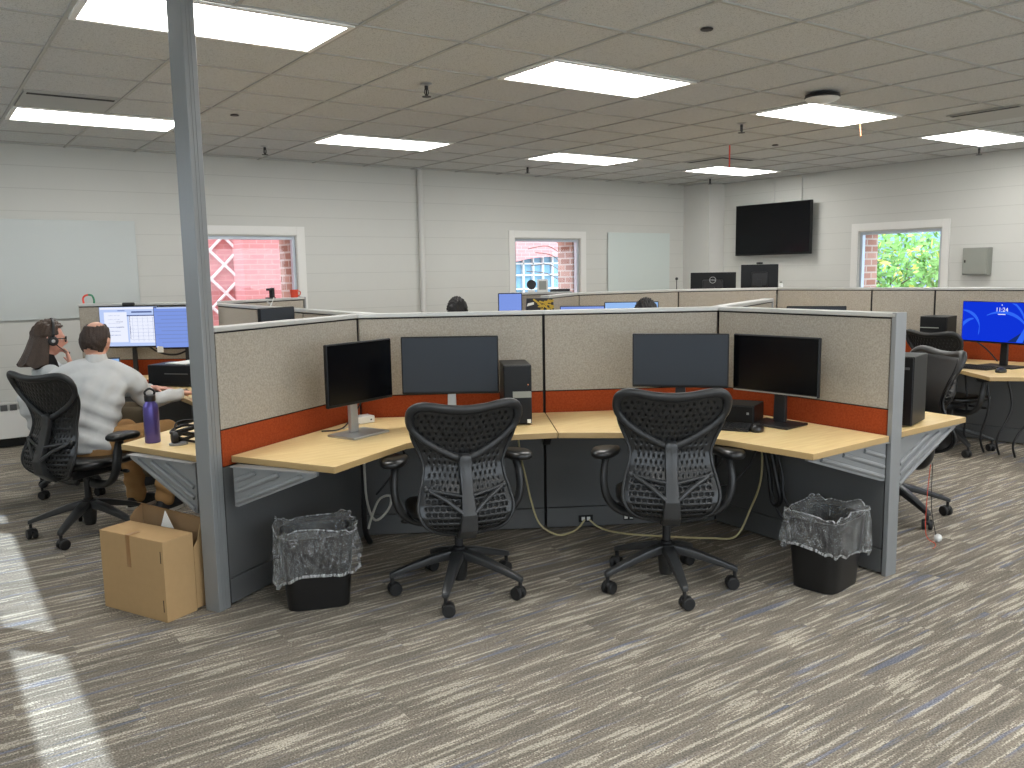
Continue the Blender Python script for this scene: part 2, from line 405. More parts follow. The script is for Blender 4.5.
# ------------------------------------------------------------------ camera, sun, sky
EYE = 1.53; FPX = 852.4194; YAW, PITCH, ROLL = .61529, -.13098, -.01678
def cam_axes():
    cy, sy, cp, sp_ = math.cos(YAW), math.sin(YAW), math.cos(PITCH), math.sin(PITCH)
    f = Vector((sy*cp, cy*cp, sp_)); r = Vector((cy, -sy, 0)); u = r.cross(f)
    return r*math.cos(ROLL)+u*math.sin(ROLL), -r*math.sin(ROLL)+u*math.cos(ROLL), f
r_, u_, f_ = cam_axes()
cd = bpy.data.cameras.new('camera'); cam = bpy.data.objects.new('camera', cd); COL.objects.link(cam)
cd.sensor_width = 36; cd.lens = FPX*36/1024; cd.clip_start = .05; cd.clip_end = 200
mw = Matrix((r_, u_, -f_)).transposed().to_4x4(); mw.translation = (0, 0, EYE); cam.matrix_world = mw
S.camera = cam
S.view_settings.view_transform = 'Standard'; S.view_settings.look = 'None'; S.view_settings.gamma = 1
S.view_settings.use_curve_mapping = False; S.view_settings.exposure = EXPO
S.cycles.use_denoising = True
S.cycles.max_bounces = 8; S.cycles.transparent_max_bounces = 12; S.cycles.diffuse_bounces = 5
S.cycles.sample_clamp_indirect = 8
try: S.cycles.caustics_reflective = False; S.cycles.caustics_refractive = False
except Exception: pass
w = bpy.data.worlds.new('sky'); S.world = w; w.use_nodes = True
bg = w.node_tree.nodes['Background']; bg.inputs['Color'].default_value = (.80, .90, 1.0, 1); bg.inputs['Strength'].default_value = SKY
sd = bpy.data.lights.new('sun', 'SUN'); sd.energy = SUN; sd.angle = R(.6); sd.color = (.76, .89, 1)
so = bpy.data.objects.new('sun', sd); COL.objects.link(so)
so.rotation_euler = Vector((.65, -.76, -.78)).to_track_quat('-Z', 'Y').to_euler(); so.location = (-8, 14, 12)

# ------------------------------------------------------------------ room shell
X0, X1, Y0, Y1, ZC = -1.2, 9.9, -3.0, 9.05, 2.744
fl = struct(MB().box(((X0+X1)/2, (Y0+Y1)/2, -.05), (X1-X0, Y1-Y0, .1)).build('floor', 'carpet'))
ce = struct(MB().box(((X0+X1)/2, (Y0+Y1)/2, ZC+.056), (X1-X0+.6, Y1-Y0+.6, .1)).build('ceiling', 'tile'))
TX, TY, TS = 3.1667, 4.0078, .6096
b = MB()
i0, i1 = math.ceil((X0-TX)/TS), math.floor((X1-TX)/TS)
for i in range(i0, i1+1): b.box((TX+i*TS, (Y0+Y1)/2, ZC+.004), (.018, Y1-Y0, .012))
j0, j1 = math.ceil((Y0-TY)/TS), math.floor((Y1-TY)/TS)
for j in range(j0, j1+1): b.box(((X0+X1)/2, TY+j*TS, ZC+.0045), (X1-X0, .018, .011))
struct(b.build('trim_1', 'tbar'))
def wall(name, axis, inner, outer, a0, a1, z0, z1, holes, mat):
    """A slab with rectangular openings; axis is the direction the wall runs in."""
    b = MB(); lo, hi = min(inner, outer), max(inner, outer)
    def bx(p0, p1, q0, q1):
        if p1-p0 < 1e-4 or q1-q0 < 1e-4: return
        c = ((p0+p1)/2, (lo+hi)/2, (q0+q1)/2); d = (p1-p0, hi-lo, q1-q0)
        if axis == 'y': c = (c[1], c[0], c[2]); d = (d[1], d[0], d[2])
        b.box(c, d)
    cur = a0
    for (h0, h1, k0, k1) in sorted(holes):
        bx(cur, h0, z0, z1); bx(h0, h1, z0, k0); bx(h0, h1, k1, z1); cur = h1
    bx(cur, a1, z0, z1)
    return struct(b.build(name, mat))
ZS, ZH = .95, 1.95
W1, W2, W3 = (2.45, 3.54), (6.48, 7.57), (5.30, 6.36)
wall('wall_back', 'x', Y1, Y1+.12, X0-.1, X1+.12, 0, ZC+.006, [(W1[0], W1[1], ZS, ZH), (W2[0], W2[1], ZS, ZH)], 'wall_b')
wall('wall_right', 'y', X1, X1+.12, Y0, Y1, 0, ZC+.006, [(W3[0], W3[1], ZS, ZH)], 'wall_r')
wall('wall_left', 'y', X0, X0-.05, Y0, Y1, 0, ZC+.006, [(-1.6, 1.6, 1.0, 2.2), (3.7, 5.72, 1.715, 1.985), (5.95, 7.8, 1.715, 1.985), (8.02, 8.9, 1.715, 1.985)], 'wall_r')  # the wide opening near the viewpoint is added, unseen, for more daylight
wall('wall_front', 'x', Y0, Y0-.1, X0-.1, X1+.12, 0, ZC+.006, [(-.4, 2.0, .8, 2.2), (2.6, 5.0, .8, 2.2), (5.6, 8.0, .8, 2.2)], 'wall_b')  # unseen openings, added so daylight comes from behind the camera
# outer brick leaf with the deep reveals seen through the windows
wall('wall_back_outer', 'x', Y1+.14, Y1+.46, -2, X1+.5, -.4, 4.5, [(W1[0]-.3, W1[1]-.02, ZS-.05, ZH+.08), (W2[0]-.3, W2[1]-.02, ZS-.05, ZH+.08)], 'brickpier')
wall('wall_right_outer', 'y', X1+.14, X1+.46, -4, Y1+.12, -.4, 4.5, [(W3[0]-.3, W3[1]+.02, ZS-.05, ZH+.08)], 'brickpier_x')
struct(MB().box((9.74, 8.80, ZC/2), (.32, .5, ZC)).build('wall_corner_pier', 'paint'))
b = MB().box((4.3, Y1-.008, .05), (11, .016, .1)); struct(b.build('baseboard_back', 'black'))
b = MB().box((X1-.008, 4, .05), (.016, 9, .1)); struct(b.build('baseboard_right', 'black'))
def window(name, axis, a0, a1, base, sgn):
    """Trim band round the reveal, aluminium frame, pane."""
    e = bpy.data.objects.new(name, None); COL.objects.link(e); struct(e)
    def P(a, d, z): return (a, base+sgn*d, z) if axis == 'x' else (base+sgn*d, a, z)
    def D(a, d, z): return (a, d, z) if axis == 'x' else (d, a, z)
    am, aw, zm, zh = (a0+a1)/2, a1-a0, (ZS+ZH)/2, ZH-ZS
    t = MB()
    for (c, d) in ((P(a0-.055, -.006, zm+.03), D(.09, .012, zh+.15)), (P(a1+.055, -.006, zm+.03), D(.09, .012, zh+.15)), (P(am, -.006, ZH+.06), D(aw+.02, .012, .09)), (P(am, -.006, ZS-.055), D(aw+.02, .012, .09))): t.box(c, d, bev=.002)
    t.build('window_trim', 'trim', e)
    f = MB(); w_ = .035
    for (c, d) in ((P(a0+w_/2, .06, zm), D(w_, .06, zh)), (P(a1-w_/2, .06, zm), D(w_, .06, zh)), (P(am, .06, ZH-w_/2), D(aw-2*w_, .06, w_)), (P(am, .06, ZS+w_/2), D(aw-2*w_, .06, w_))): f.box(c, d, bev=.004)
    f.build('window_frame', 'alu', e)
    MB().box(P(am, .065, zm), D(aw-2*w_, .006, zh-2*w_)).build('window_pane', 'glass', e)
    MB().box(P(am, .01, ZS-.012), D(aw+.02, .12, .024), bev=.004).build('window_sill', 'trim', e)
window('window_1', 'x', *W1, Y1, 1); window('window_2', 'x', *W2, Y1, 1); window('window_3', 'y', *W3, X1, 1)

# ------------------------------------------------------------------ outside
struct(MB().box((10, 18, -.45), (60, 60, .1)).build('ground', 'ground'))
t = thing('brick_building', 'red brick building beyond the window behind the gray post, pale diagonal lattice on it', 'building', (0, 12.5, -.4))
MB().box((-.5, .9, 4.5), (9.2, .8, 9)).build('recessed_wall', 'brickred', t)
MB().box((4.38, .4, 4.5), (.6, .8, 9)).build('pier', 'brickred', t)
b = MB()
for k in range(-6, 8):
    xc = 2.0+k*.42
    b.tube([(xc, .46, 1.0), (xc+2.2, .46, 3.2)], .022, 6); b.tube([(xc+2.2, .44, 1.0), (xc, .44, 3.2)], .022, 6)
b.build('lattice_brace', 'stone', t)
t = thing('arched_brick_building', 'red brick building with a wide arched grid window, seen through the middle window', 'building', (11.9, 15.0, -.4))
AW, ZSP, ZCR = 1.5, 1.93, 2.25
arch = [(-AW, 0.9)] + [(AW*math.cos(PI-k*PI/16), ZSP+(ZCR-ZSP)*math.sin(k*PI/16)) for k in range(17)] + [(AW, 0.9)]
b = MB()
b.box((-3.25, .3, 4), (3.5, .6, 8)); b.box((4.0, .3, 4), (5.0, .6, 8)); b.box((0, .3, 5.2), (3, .6, 5.6)); b.box((0, .3, .45), (3, .6, .9))
for k in range(16):   # brickwork filling round the arch head
    (xa, za), (xb, zb) = arch[1+k], arch[2+k]
    b.prismv([(xa, 0, za), (xb, 0, zb), (xb, 0, 2.4), (xa, 0, 2.4)], (0, .6, 0))
b.build('wall', 'brickred', t)
wf = MB()
for k in range(-5, 6):
    xx = k*.27; zt = ZSP+(ZCR-ZSP)*math.sqrt(max(0, 1-(xx/AW)**2)); wf.box((xx, .2, (.9+zt)/2), (.035, .06, zt-.9))
for z in (.95, 1.25, 1.55, 1.85, 2.1): wf.box((0, .2, z), (2.94*(1 if z < 1.95 else .78), .06, .035))
wf = wf.build('window_grid', 'extframe', t); MB().prismv([(p[0], .24, p[1]) for p in arch], (0, .02, 0)).build('pane', 'extglass', wf)
t = thing('pale_building', 'pale gray block with a small window past the brick pier', 'building', (8.2, 24, -.4))
MB().box((-1, 1, 3.5), (7, 2, 7)).build('wall', 'stone', t)
b = MB().box((-1.65, -.02, 2.0), (.35, .06, 1.5)); b.build('window', 'extglass', t)
t = thing('clad_building', 'blue-gray clad building behind the leafy tree outside the right window', 'building', (21, 9, -.4), 0)
MB().box((0, 0, 2.2), (1, 30, 4.4)).build('wall', 'bluewall', t); MB().box((-.55, 0, 3.25), (.2, 30, .18)).build('ledge', 'stone', t)
MB().box((-.53, 2, 2.2), (.08, 20, 1.1)).build('window_band', 'extglass', t)
def tree(name, label, loc, h, rad, n, leafsize, mats, cz):
    t = thing(name, label, 'tree', loc)
    b = MB(); b.tube([(0, 0, 0), (.05, 0, h*.4), (0, .05, h*.75)], [.09, .07, .03], 8)
    for k in range(14):
        a = random.uniform(0, 2*PI); z = random.uniform(.25, .7)*h; L_ = rad*random.uniform(.6, 1)
        b.tube([(0, 0, z), (.5*L_*math.cos(a), .5*L_*math.sin(a), z+.3*L_), (L_*math.cos(a), L_*math.sin(a), z+.5*L_)], [.03, .02, .006], 5)
    b.build('trunk', 'bark', t)
    for mi, m in enumerate(mats):
        b = MB()
        for k in range(n if mi == 0 else n//8):
            d = Vector((random.gauss(0, 1), random.gauss(0, 1), random.gauss(0, 1))).normalized()*(random.random()**.33)
            c = Vector((d.x*rad, d.y*rad, cz+d.z*rad*.9)); u = Vector((random.gauss(0, 1), random.gauss(0, 1), random.gauss(0, 1))).normalized()
            v = u.orthogonal().normalized(); s = leafsize*random.uniform(.6, 1.3)
            b._add([c-u*s, c+v*s*.5, c+u*s, c-v*s*.5], [(0, 1, 2, 3)])
        b.build('foliage', m, t, recalc=False)
    return t
tree('leafy_tree', 'bright green leafy tree outside the right window', (14.0, 8.75, -.4), 2.6, 1.6, 4600, .075, ['leaf', 'leaf2'], 1.45)
tree('leafy_tree', 'second, lower green tree behind the first one outside the right window', (17.6, 9.2, -.4), 2.6, 1.4, 1600, .09, ['leaf', 'leaf2'], 1.2)
t = thing('bare_tree', 'thin bare branches in front of the arched brick building', 'tree', (9.6, 12.9, -.4))
b = MB(); b.tube([(1.2, .6, 0), (1.25, .6, 1.6), (1.1, .6, 3.4)], [.05, .04, .015], 7)
for k in range(16):
    z = 1.7+k*.09; a = random.uniform(-.9, .9)*1.1; s = random.choice((-1, 1))
    b.tube(smooth_path([(1.24, .6, z), (1.2+s*.3, .6+a*.1, z+.18), (1.2+s*.75, .6+a*.2, z+.12+.2*random.random())], 4), .009, 5)
b.build('branches', 'bark', t)

# ------------------------------------------------------------------ ceiling fittings
def ceiling_light(i, j, label):
    x, y = TX+(i+1)*TS, TY+(j+.5)*TS
    t = thing('ceiling_light', label, 'ceiling light', (x, y, ZC-.004), 0, 'flat ceiling light panels')
    w_, d_, f = 2*TS-.03, TS-.03, .028
    b = MB()
    b.box((0, d_/2-f/2, 0), (w_, f, .008)); b.box((0, -d_/2+f/2, 0), (w_, f, .008)); b.box((w_/2-f/2, 0, 0), (f, d_-2*f, .008)); b.box((-w_/2+f/2, 0, 0), (f, d_-2*f, .008))
    b.build('frame', 'lampframe', t)
    MB().box((0, 0, .001), (w_-2*f, d_-2*f, .004)).build('diffuser', 'lamp', t)
LB = {(-4, 0): 'large bright ceiling light crossed by the gray post, top left', (0, 0): 'bright ceiling light above the two empty desks, top middle', (4, 0): 'ceiling light next to the round wireless unit', (8, 0): 'ceiling light nearest the right edge, by the wall cabinet',
      (-4, 5): 'long ceiling light beside the left air vent, near the back wall', (0, 5): 'ceiling light above the wall pipe, just right of the gray post', (4, 5): 'ceiling light above the middle back window', (8, 5): 'ceiling light in the far corner in front of the wall television'}
for i in (-4, 0, 4, 8):
    for j in (-10, -5, 0, 5): ceiling_light(i, j, LB.get((i, j), 'flat white ceiling light behind the viewpoint, outside the photo'))
def vent(x, y, label, slots, sz=.57):
    t = thing('ceiling_vent', label, 'air vent', (x, y, ZC-.003), 0, 'ceiling air vents')
    MB().box((0, 0, 0), (sz, sz, .006)).build('plate', 'tbar', t)
    b = MB()
    for s in slots:
        if s == 'n': b.box((0, sz/2-.05, -.004), (sz-.04, .05, .003))
        if s == 's': b.box((0, -sz/2+.05, -.004), (sz-.04, .05, .003))
        if s == 'w': b.box((-sz/2+.05, 0, -.004), (.05, sz-.04, .003))
        if s == 'e': b.box((sz/2-.05, 0, -.004), (.05, sz-.04, .003))
    b.build('slot', 'seam', t)
vent(TX-3.5*TS, TY+4.5*TS, 'square air vent with one dark slot above the left ceiling light', 's')
vent(TX+7.5*TS, TY+4.5*TS, 'square air vent with a dark edge in front of the far corner light', 'sw')
vent(TX+6.5*TS+.3, TY-.5*TS-.15, 'air vent with a dark slot at the right edge of the ceiling', 'w')
SPL = [(2.88, 4.98, 'ceiling sprinkler between the two bright middle lights'), (2.90, 8.08, 'ceiling sprinkler near the back wall beside the gray post'), (6.04, 8.16, 'ceiling sprinkler beside the light above the middle window'), (5.91, 4.93, 'ceiling sprinkler left of the round wireless unit'), (9.05, 8.07, 'small sprinkler in the far room corner'), (9.33, 4.64, 'sprinkler in front of the right wall')]
for x, y, l in SPL:
    t = thing('ceiling_sprinkler', l, 'sprinkler', (x, y, ZC), 0, 'ceiling sprinklers')
    MB().lathe([(.04, .0), (.04, -.004), (.018, -.012), (.012, -.012)], 16).build('escutcheon', 'silver', t, True)
    b = MB().lathe([(.012, -.008), (.012, -.035), (.006, -.038), (.006, -.07), (.012, -.075), (.03, -.078), (.03, -.082)], 14); b.tube([(.012, 0, -.035), (.016, 0, -.055), (.006, 0, -.072)], .003, 6); b.tube([(-.012, 0, -.035), (-.016, 0, -.055), (-.006, 0, -.072)], .003, 6)
    b.build('head', 'black', t, True)
for x, y, l in [(2.17, 6.66, 'small black hole cover just right of the gray post'), (3.47, 3.13, 'small black disc in a tile at the top of the ceiling'), (7.25, 5.62, 'small black disc in the ceiling beside the red ribbon')]:
    o = MB().lathe([(.028, 0), (.034, -.004), (.03, -.01), (.012, -.012)], 18).build('ceiling_sensor', 'black', None, True); o.location = (x, y, ZC+.004)
    tag(o, l, 'sensor', 'small black ceiling discs')
t = thing('wireless_access_point', 'round wireless unit on a black mount beside a ceiling light', 'wireless unit', (5.41, 3.80, ZC))
MB().lathe([(.07, 0), (.115, -.012), (.122, -.03), (.115, -.036)], 32).build('mount', 'black', t, True)
MB().lathe([(.113, -.034), (.118, -.042), (.09, -.060), (.03, -.066)], 32).build('cover', 'white', t, True)
o = MB().box((0, 0, -.11), (.03, .002, .22), rz=.3).build('hanging_ribbon', 'redtape'); o.location = (6.84, 5.85, ZC+.001); tag(o, 'red ribbon hanging from the ceiling by an air vent', 'ribbon')
o = MB().tube([(0, 0, 0), (-.02, -.02, -.05), (-.07, -.06, -.13)], .012, 6, sq=(1, .3)).build('hanging_tape_strip', 'orangetape'); o.location = (6.80, 4.40, ZC+.002); tag(o, 'pale orange tape strip dangling beside the wireless unit light', 'tape')

# ------------------------------------------------------------------ things on the walls
o = MB().tube([(5.09, Y1-.035, .1), (5.09, Y1-.035, ZC)], .035, 14).build('wall_pipe', 'paint', None, True); tag(o, 'white painted pipe running up the back wall', 'pipe')
for y, l in ((7.66, 'thin painted conduit dropping to the television, nearer the corner'), (7.22, 'thin painted conduit above the right end of the television')):
    o = MB().tube([(X1-.015, y, 2.30), (X1-.015, y, ZC)], .013, 10).build('wall_conduit', 'paint', None, True); tag(o, l, 'conduit', 'thin wall conduits')
def board(name, label, x0, x1, z0, z1, m):
    t = thing(name, label, 'whiteboard', ((x0+x1)/2, Y1-.012, (z0+z1)/2))
    MB().box((0, -.006, 0), (x1-x0, .008, z1-z0), bev=.002).build('glass_sheet', m, t)
    b = MB()
    for sx in (-1, 1):
        for sz in (-1, 1): b.lathe([(.014, 0), (.014, .008)], 12, (sx*((x1-x0)/2-.06), -.002, sz*((z1-z0)/2-.06)), 'Y')
    b.build('mounting_pads', 'silver', t)
board('glass_whiteboard', 'large pale glass whiteboard on the back wall above the seated woman', .1, 1.90, 1.16, 2.08, 'gboard')
board('glass_whiteboard', 'small glass whiteboard right of the middle back window', 8.06, 9.27, 1.10, 2.05, 'gboard_m')
t = thing('wall_television', 'large black television on the right wall', 'television', (X1-.11, 7.60, 2.05))
MB().box((0, 0, 0), (.05, 1.24, .70), bev=.006).build('housing', 'bezel', t); MB().box((-.026, 0, .008), (.004, 1.215, .665)).build('screen', 'screen', t); MB().box((.062, 0, 0), (.076, .5, .35), bev=.01).build('wall_bracket', 'black', t)
t = thing('electrical_cabinet', 'gray metal cabinet on the right wall beside the window', 'cabinet', (X1-.06, 4.855, 1.56))
MB().box((.01, 0, 0), (.1, .28, .30), bev=.004).build('body', 'gbox', t); MB().box((-.046, 0, 0), (.012, .262, .282), bev=.003).build('door', 'gbox', t); MB().box((-.056, .105, 0), (.01, .014, .03), bev=.003).build('latch', 'black', t)
t = thing('wall_convector', 'white convector heater along the foot of the back wall', 'heater', (0, Y1-.06, 0))
MB().box((.5, 0, .22), (2.4, .11, .26), bev=.008).build('casing', 'white', t)
b = MB()
for k in range(28): b.box((-.55+k*.075, -.056, .375), (.055, .004, .055))
MB().box((.5, .005, .38), (2.4, .10, .075), bev=.006).build('top_grille', 'cap', t); b.build('slots', 'metal_d', t)
# ------------------------------------------------------------------ cubicle panels
HP = 1.305          # panel height
TH = .07            # panel thickness
V2 = lambda p: Vector((p[0], p[1]))
def seg_dirs(P): return [(V2(P[i+1])-V2(P[i])).normalized() for i in range(len(P)-1)]
def offs(P, o):
    """Polyline offset to the left by o, with mitred corners."""
    d = seg_dirs(P); out = []
    for i in range(len(P)):
        if i == 0: n = Vector((-d[0].y, d[0].x)); out.append(V2(P[0])+n*o)
        elif i == len(P)-1: n = Vector((-d[-1].y, d[-1].x)); out.append(V2(P[-1])+n*o)
        else:
            n1 = Vector((-d[i-1].y, d[i-1].x)); n2 = Vector((-d[i].y, d[i].x)); m = (n1+n2).normalized(); out.append(V2(P[i])+m*(o/m.dot(n1)))
    return out
def panel(label, P, i, z_or=.835, ends=(0, 0), hp=HP, group='cubicle divider panels', z_split=None, orange=True, th=TH):
    """One divider between joints i and i+1 of the polyline P, whose front face is the polyline."""
    p0, p1 = V2(P[i]), V2(P[i+1]); mid = (p0+p1)/2
    t = thing('divider_panel', label, 'cubicle panel', (mid.x, mid.y, 0), 0, group)
    d = (p1-p0).normalized()
    def poly(o1, o2, ins0, ins1):
        A, B = offs(P, o1), offs(P, o2)
        q = [A[i]+d*ins0-mid, A[i+1]-d*ins1-mid, B[i+1]-d*ins1-mid, B[i]+d*ins0-mid]
        return [(v.x, v.y) for v in q]
    e0, e1 = [.022 if e else 0 for e in ends]
    MB().prism(poly(.012, th-.012, .002, .002), .015, hp-.02).build('core_frame', 'seam', t)
    MB().prism(poly(-.006, th+.006, 0, 0), hp-.022, hp, bev=.004).build('top_cap', 'cap', t)
    g = .008
    for o1, o2 in ((0, .011), (th-.011, th)):
        MB().prism(poly(o1, o2, e0+g, e1+g), z_or+.003, hp-.03, bev=.002).build('fabric_tile', 'fabric', t)
        if orange: MB().prism(poly(o1, o2, e0+g, e1+g), .665, z_or-.003, bev=.002).build('accent_tile', 'orange', t)
        MB().prism(poly(o1, o2, e0+g, e1+g), .135, .66 if orange else z_or-.003, bev=.002).build('metal_tile', 'metal_d', t)
        MB().prism(poly(o1-.003, o2+.003, e0+g, e1+g), .012, .13, bev=.003).build('base_raceway', 'metal_d', t)
    for k, e in enumerate(ends):
        if e:
            A, B = offs(P, -.006), offs(P, th+.006)
            if k == 0: q = [A[i], A[i]+d*.022, B[i]+d*.022, B[i]]
            else: q = [A[i+1]-d*.022, A[i+1]+d*.004, B[i+1]+d*.004, B[i+1]-d*.022]
            MB().prism([(v.x-mid.x, v.y-mid.y) for v in q], 0, hp+.001, bev=.003).build('end_post', 'metal', t)
    return t
PL, PA, PB, PC, PR = (1.115, 3.885), (2.085, 4.46), (3.001, 3.92), (3.899, 3.401), (3.846, 2.257)
MAIN = [PL, PA, PB, PC, PR]
panel('beige and orange panel joining the tall gray post, behind the silver-stand monitor', MAIN, 0)
pab = panel('back panel behind the left empty desk, between the corner and the middle seam', MAIN, 1)
pbc = panel('back panel behind the right empty desk, right of the middle seam', MAIN, 2)
panel('right end panel with a gray end post beside the right waste bin', MAIN, 3, ends=(0, 1))
def outlet(p, s, o, z, w_=.07):
    d = seg_dirs(MAIN)[p]; n = Vector((d.y, -d.x)); q = V2(MAIN[p])+d*s+n*.006
    m = (V2(MAIN[p])+V2(MAIN[p+1]))/2
    t = MB().box((q.x-m.x, q.y-m.y, z), (w_, .012, .04), math.atan2(d.y, d.x), .002).build('outlet', 'seam', o)
    for k in (-1, 1): MB().box((q.x-m.x+n.x*.006+d.x*k*.016, q.y-m.y+n.y*.006+d.y*k*.016, z), (.02, .006, .022), math.atan2(d.y, d.x), .001).build('socket', 'white', t)
outlet(2, .24, pbc, .06, .085); outlet(2, .50, pbc, .06, .06); outlet(1, .38, pab, .07, .06)
# branches running back from the joints
NA = offs(MAIN, TH)[1]; NC = offs(MAIN, TH)[3]
BA = [(2.165, 7.38), (2.165, NA.y+1.85), (2.165, NA.y+.93), (2.165, NA.y-.02)]
panel('divider running back from the left corner joint, far third beside the man', BA, 0)
panel('divider running back from the left corner joint, middle third', BA, 1)
panel('divider running back from the left corner joint, nearest third', BA, 2)
NC = Vector((3.975, 3.43))
BC = [(NC.x+.03, NC.y+.02), (5.16, 3.99)]
panel('short divider running back from the right corner joint, its top just visible', BC, 0, ends=(0, 1))
VV = (2.13, 7.42)
BE = [(VV[0]-.03, VV[1]+.02), (1.20, 8.10)]
panel('divider behind the two lit screens the man is looking at', BE[::-1], 0, ends=(0, 0), hp=1.318)
BF = [(2.25, 7.50), (3.20, 8.01)]
panel('divider below the back window beside the gray post, red cup on top', BF, 0, ends=(0, 1), hp=1.318)
ROW = [(4.387, 5.651), (5.115, 6.134), (6.311, 6.02), (7.167, 5.493), (7.368, 4.581), (7.487, 4.042), (7.69, 3.05), (7.95, 1.9)]
RL = ['far divider sloping towards the black and yellow bag', 'far divider in front of the small glass whiteboard', 'far divider with two black monitors standing behind it', 'far divider left of the right window', 'narrow far divider below the right window', 'far divider behind the blue lock screen monitor', 'far divider past the right edge of the photo']
for k in range(len(ROW)-1):
    if k == 6: continue
    panel(RL[k], ROW, k, hp=1.328, z_or=.86)
BG = [(5.05, 7.10), (5.62, 6.86)]
panel('short far divider below the middle back window, small items on top', BG, 0, ends=(1, 1), hp=1.318)

# the tall post from floor to ceiling
dL = seg_dirs(MAIN)[0]; nL = Vector((-dL.y, dL.x)); p0 = V2(PL)-dL*.002
t = thing('power_post', 'tall gray post from floor to ceiling at the left end of the desks', 'post', (p0.x, p0.y, 0))
q = [nL*-.006, nL*-.006-dL*.075, nL*.078-dL*.075, nL*.078]
MB().prism([(v.x, v.y) for v in q], 0, ZC+.002, bev=.004).build('post_body', 'metal', t)
b = MB()
for s in (.028, .047): b.prism([((nL*-.0075-dL*(s+k)).x, (nL*-.0075-dL*(s+k)).y) for k in (0, .004)] + [((nL*-.004-dL*(s+k)).x, (nL*-.004-dL*(s+k)).y) for k in (.004, 0)], .02, ZC-.01)
b.build('channel_groove', 'metal', t)
MB().prism([((nL*o-dL*s).x, (nL*o-dL*s).y) for o, s in ((-.02, -.02), (-.02, .09), (.09, .09), (.09, -.02))], ZC-.006, ZC+.002).build('ceiling_collar', 'cap', t)

# ------------------------------------------------------------------ worktops
WT = .71
def worktop(label, pts, th=.03):
    c = sum((V2(p) for p in pts), Vector((0, 0)))/len(pts)
    o = MB().prism([(p[0]-c.x, p[1]-c.y) for p in pts], WT-th, WT, bev=.003).build('worktop', 'maple'); o.location = (c.x, c.y, 0)
    o.data.materials.append(MT['edge'])
    for p in o.data.polygons:
        if abs(p.normal.z) < .6: p.material_index = 1
    return tag(o, label, 'desk')
OF = offs(MAIN, -.012)
dB = Vector((-.5, -.866))
lw = [OF[0]+dL*.05, OF[1], OF[2]-Vector((.0, .0)), (2.664, 3.373)] + [tuple(v[:2]) for v in smooth_path([(2.42, 3.50, 0), (2.24, 3.585, 0), (2.08, 3.645, 0), (1.93, 3.632, 0)], 5)] + [(1.445, 3.373)]
worktop('left maple worktop with the silver-stand monitor and a black tower', [tuple(p) for p in lw])
rw = [OF[2]+Vector((.004, -.002)), OF[3], OF[4]+Vector((0, .005)), (3.21, 2.246)] + [tuple(v[:2]) for v in smooth_path([(3.165, 2.70, 0), (3.13, 2.87, 0), (3.05, 3.01, 0), (2.92, 3.155, 0)], 5)] + [(2.668, 3.371)]
worktop('right maple worktop with a keyboard, mouse and black monitors', [tuple(p) for p in rw])
OB = offs(MAIN, TH+.012)
worktop('maple worktop left of the gray post with the purple bottle', [(1.045, 3.985), tuple(OB[1]+Vector((-.16, -.07))), (2.14, 4.75), (2.14, 5.55), (1.50, 5.55), (1.42, 5.15), (1.22, 4.90), (.817, 4.543)])
worktop('maple worktop under the lit screens in front of the man', [(2.14, 5.56), (2.12, 7.33), (1.25, 7.94), (.93, 7.50), (1.38, 7.1), (1.50, 6.8), (1.50, 5.56)])
worktop('maple worktop end sticking out behind the right gray end post', [(3.985, 2.285), (4.622, 2.292), (4.66, 2.85), (4.82, 3.12), (5.22, 3.40), (4.93, 3.84), (4.04, 3.40)])
worktop('far right maple worktop under the blue lock screen', [(6.72, 3.43), (6.40, 3.02), (6.62, 2.80), (7.62, 2.98), (7.47, 3.99), (7.05, 4.05)])
worktop('worktop of the middle cubicle, tucked behind the left back panel', [(2.26, 4.72), (2.95, 4.25), (3.4, 4.6), (3.0, 5.3), (2.9, 6.6), (2.26, 6.6)])
worktop('worktop of the middle cubicle carrying the lit screens', [(3.75, 6.05), (4.37, 5.62), (5.11, 6.11), (5.95, 6.03), (5.9, 5.3), (5.35, 5.25), (4.75, 5.25), (4.2, 5.35)])
worktop('worktop behind the far divider carrying two black monitors', [(6.4, 6.15), (7.3, 5.62), (8.1, 6.5), (7.1, 7.1)])
worktop('worktop beyond the short divider, carrying the dark monitors', [(5.6, 4.6), (6.2, 4.3), (7.25, 4.75), (7.05, 5.43), (6.2, 5.6)])
def bracket(label, p, q, zb):
    """Ribbed sheet-metal cantilever under the end of a worktop, deepest at the panel."""
    p, q = V2(p), V2(q); d = q-p; L_ = d.length; d.normalize(); n = Vector((-d.y, d.x)); zt = WT-.031
    t = thing('worktop_bracket', label, 'bracket', (p.x, p.y, 0), 0, 'ribbed worktop brackets')
    def pt(s, z, o): return Vector((d.x*s+n.x*o, d.y*s+n.y*o, z))
    o = n.to_3d()*.02
    MB().prismv([pt(0, zt, -.01), pt(L_, zt, -.01), pt(L_, zt-.02, -.01), pt(.02, zb, -.01), pt(0, zb, -.01)], o).build('plate', 'metal', t)
    b = MB(); sl = (zt-.02-zb)/(L_-.02)
    for k in range(1, 4):
        z0 = zb+.022+(k-1)*.05; s1 = min(L_-.03, (zt-.018-z0)/sl)
        for sg in (-1, 1): b.tube([pt(.015, z0, sg*.012), pt(s1, z0+sl*(s1-.015), sg*.012)], .011, 8)
    b.build('rib', 'metal', t, True)
    MB().prismv([pt(0, zt+.0005, -.03), pt(L_, zt+.0005, -.03), pt(L_, zt+.0005, .03), pt(0, zt+.0005, .03)], (0, 0, -.005)).build('flange', 'metal', t)
bracket('ribbed gray bracket under the left worktop, behind the left bin', (1.155, 3.83), (1.40, 3.46), .49)
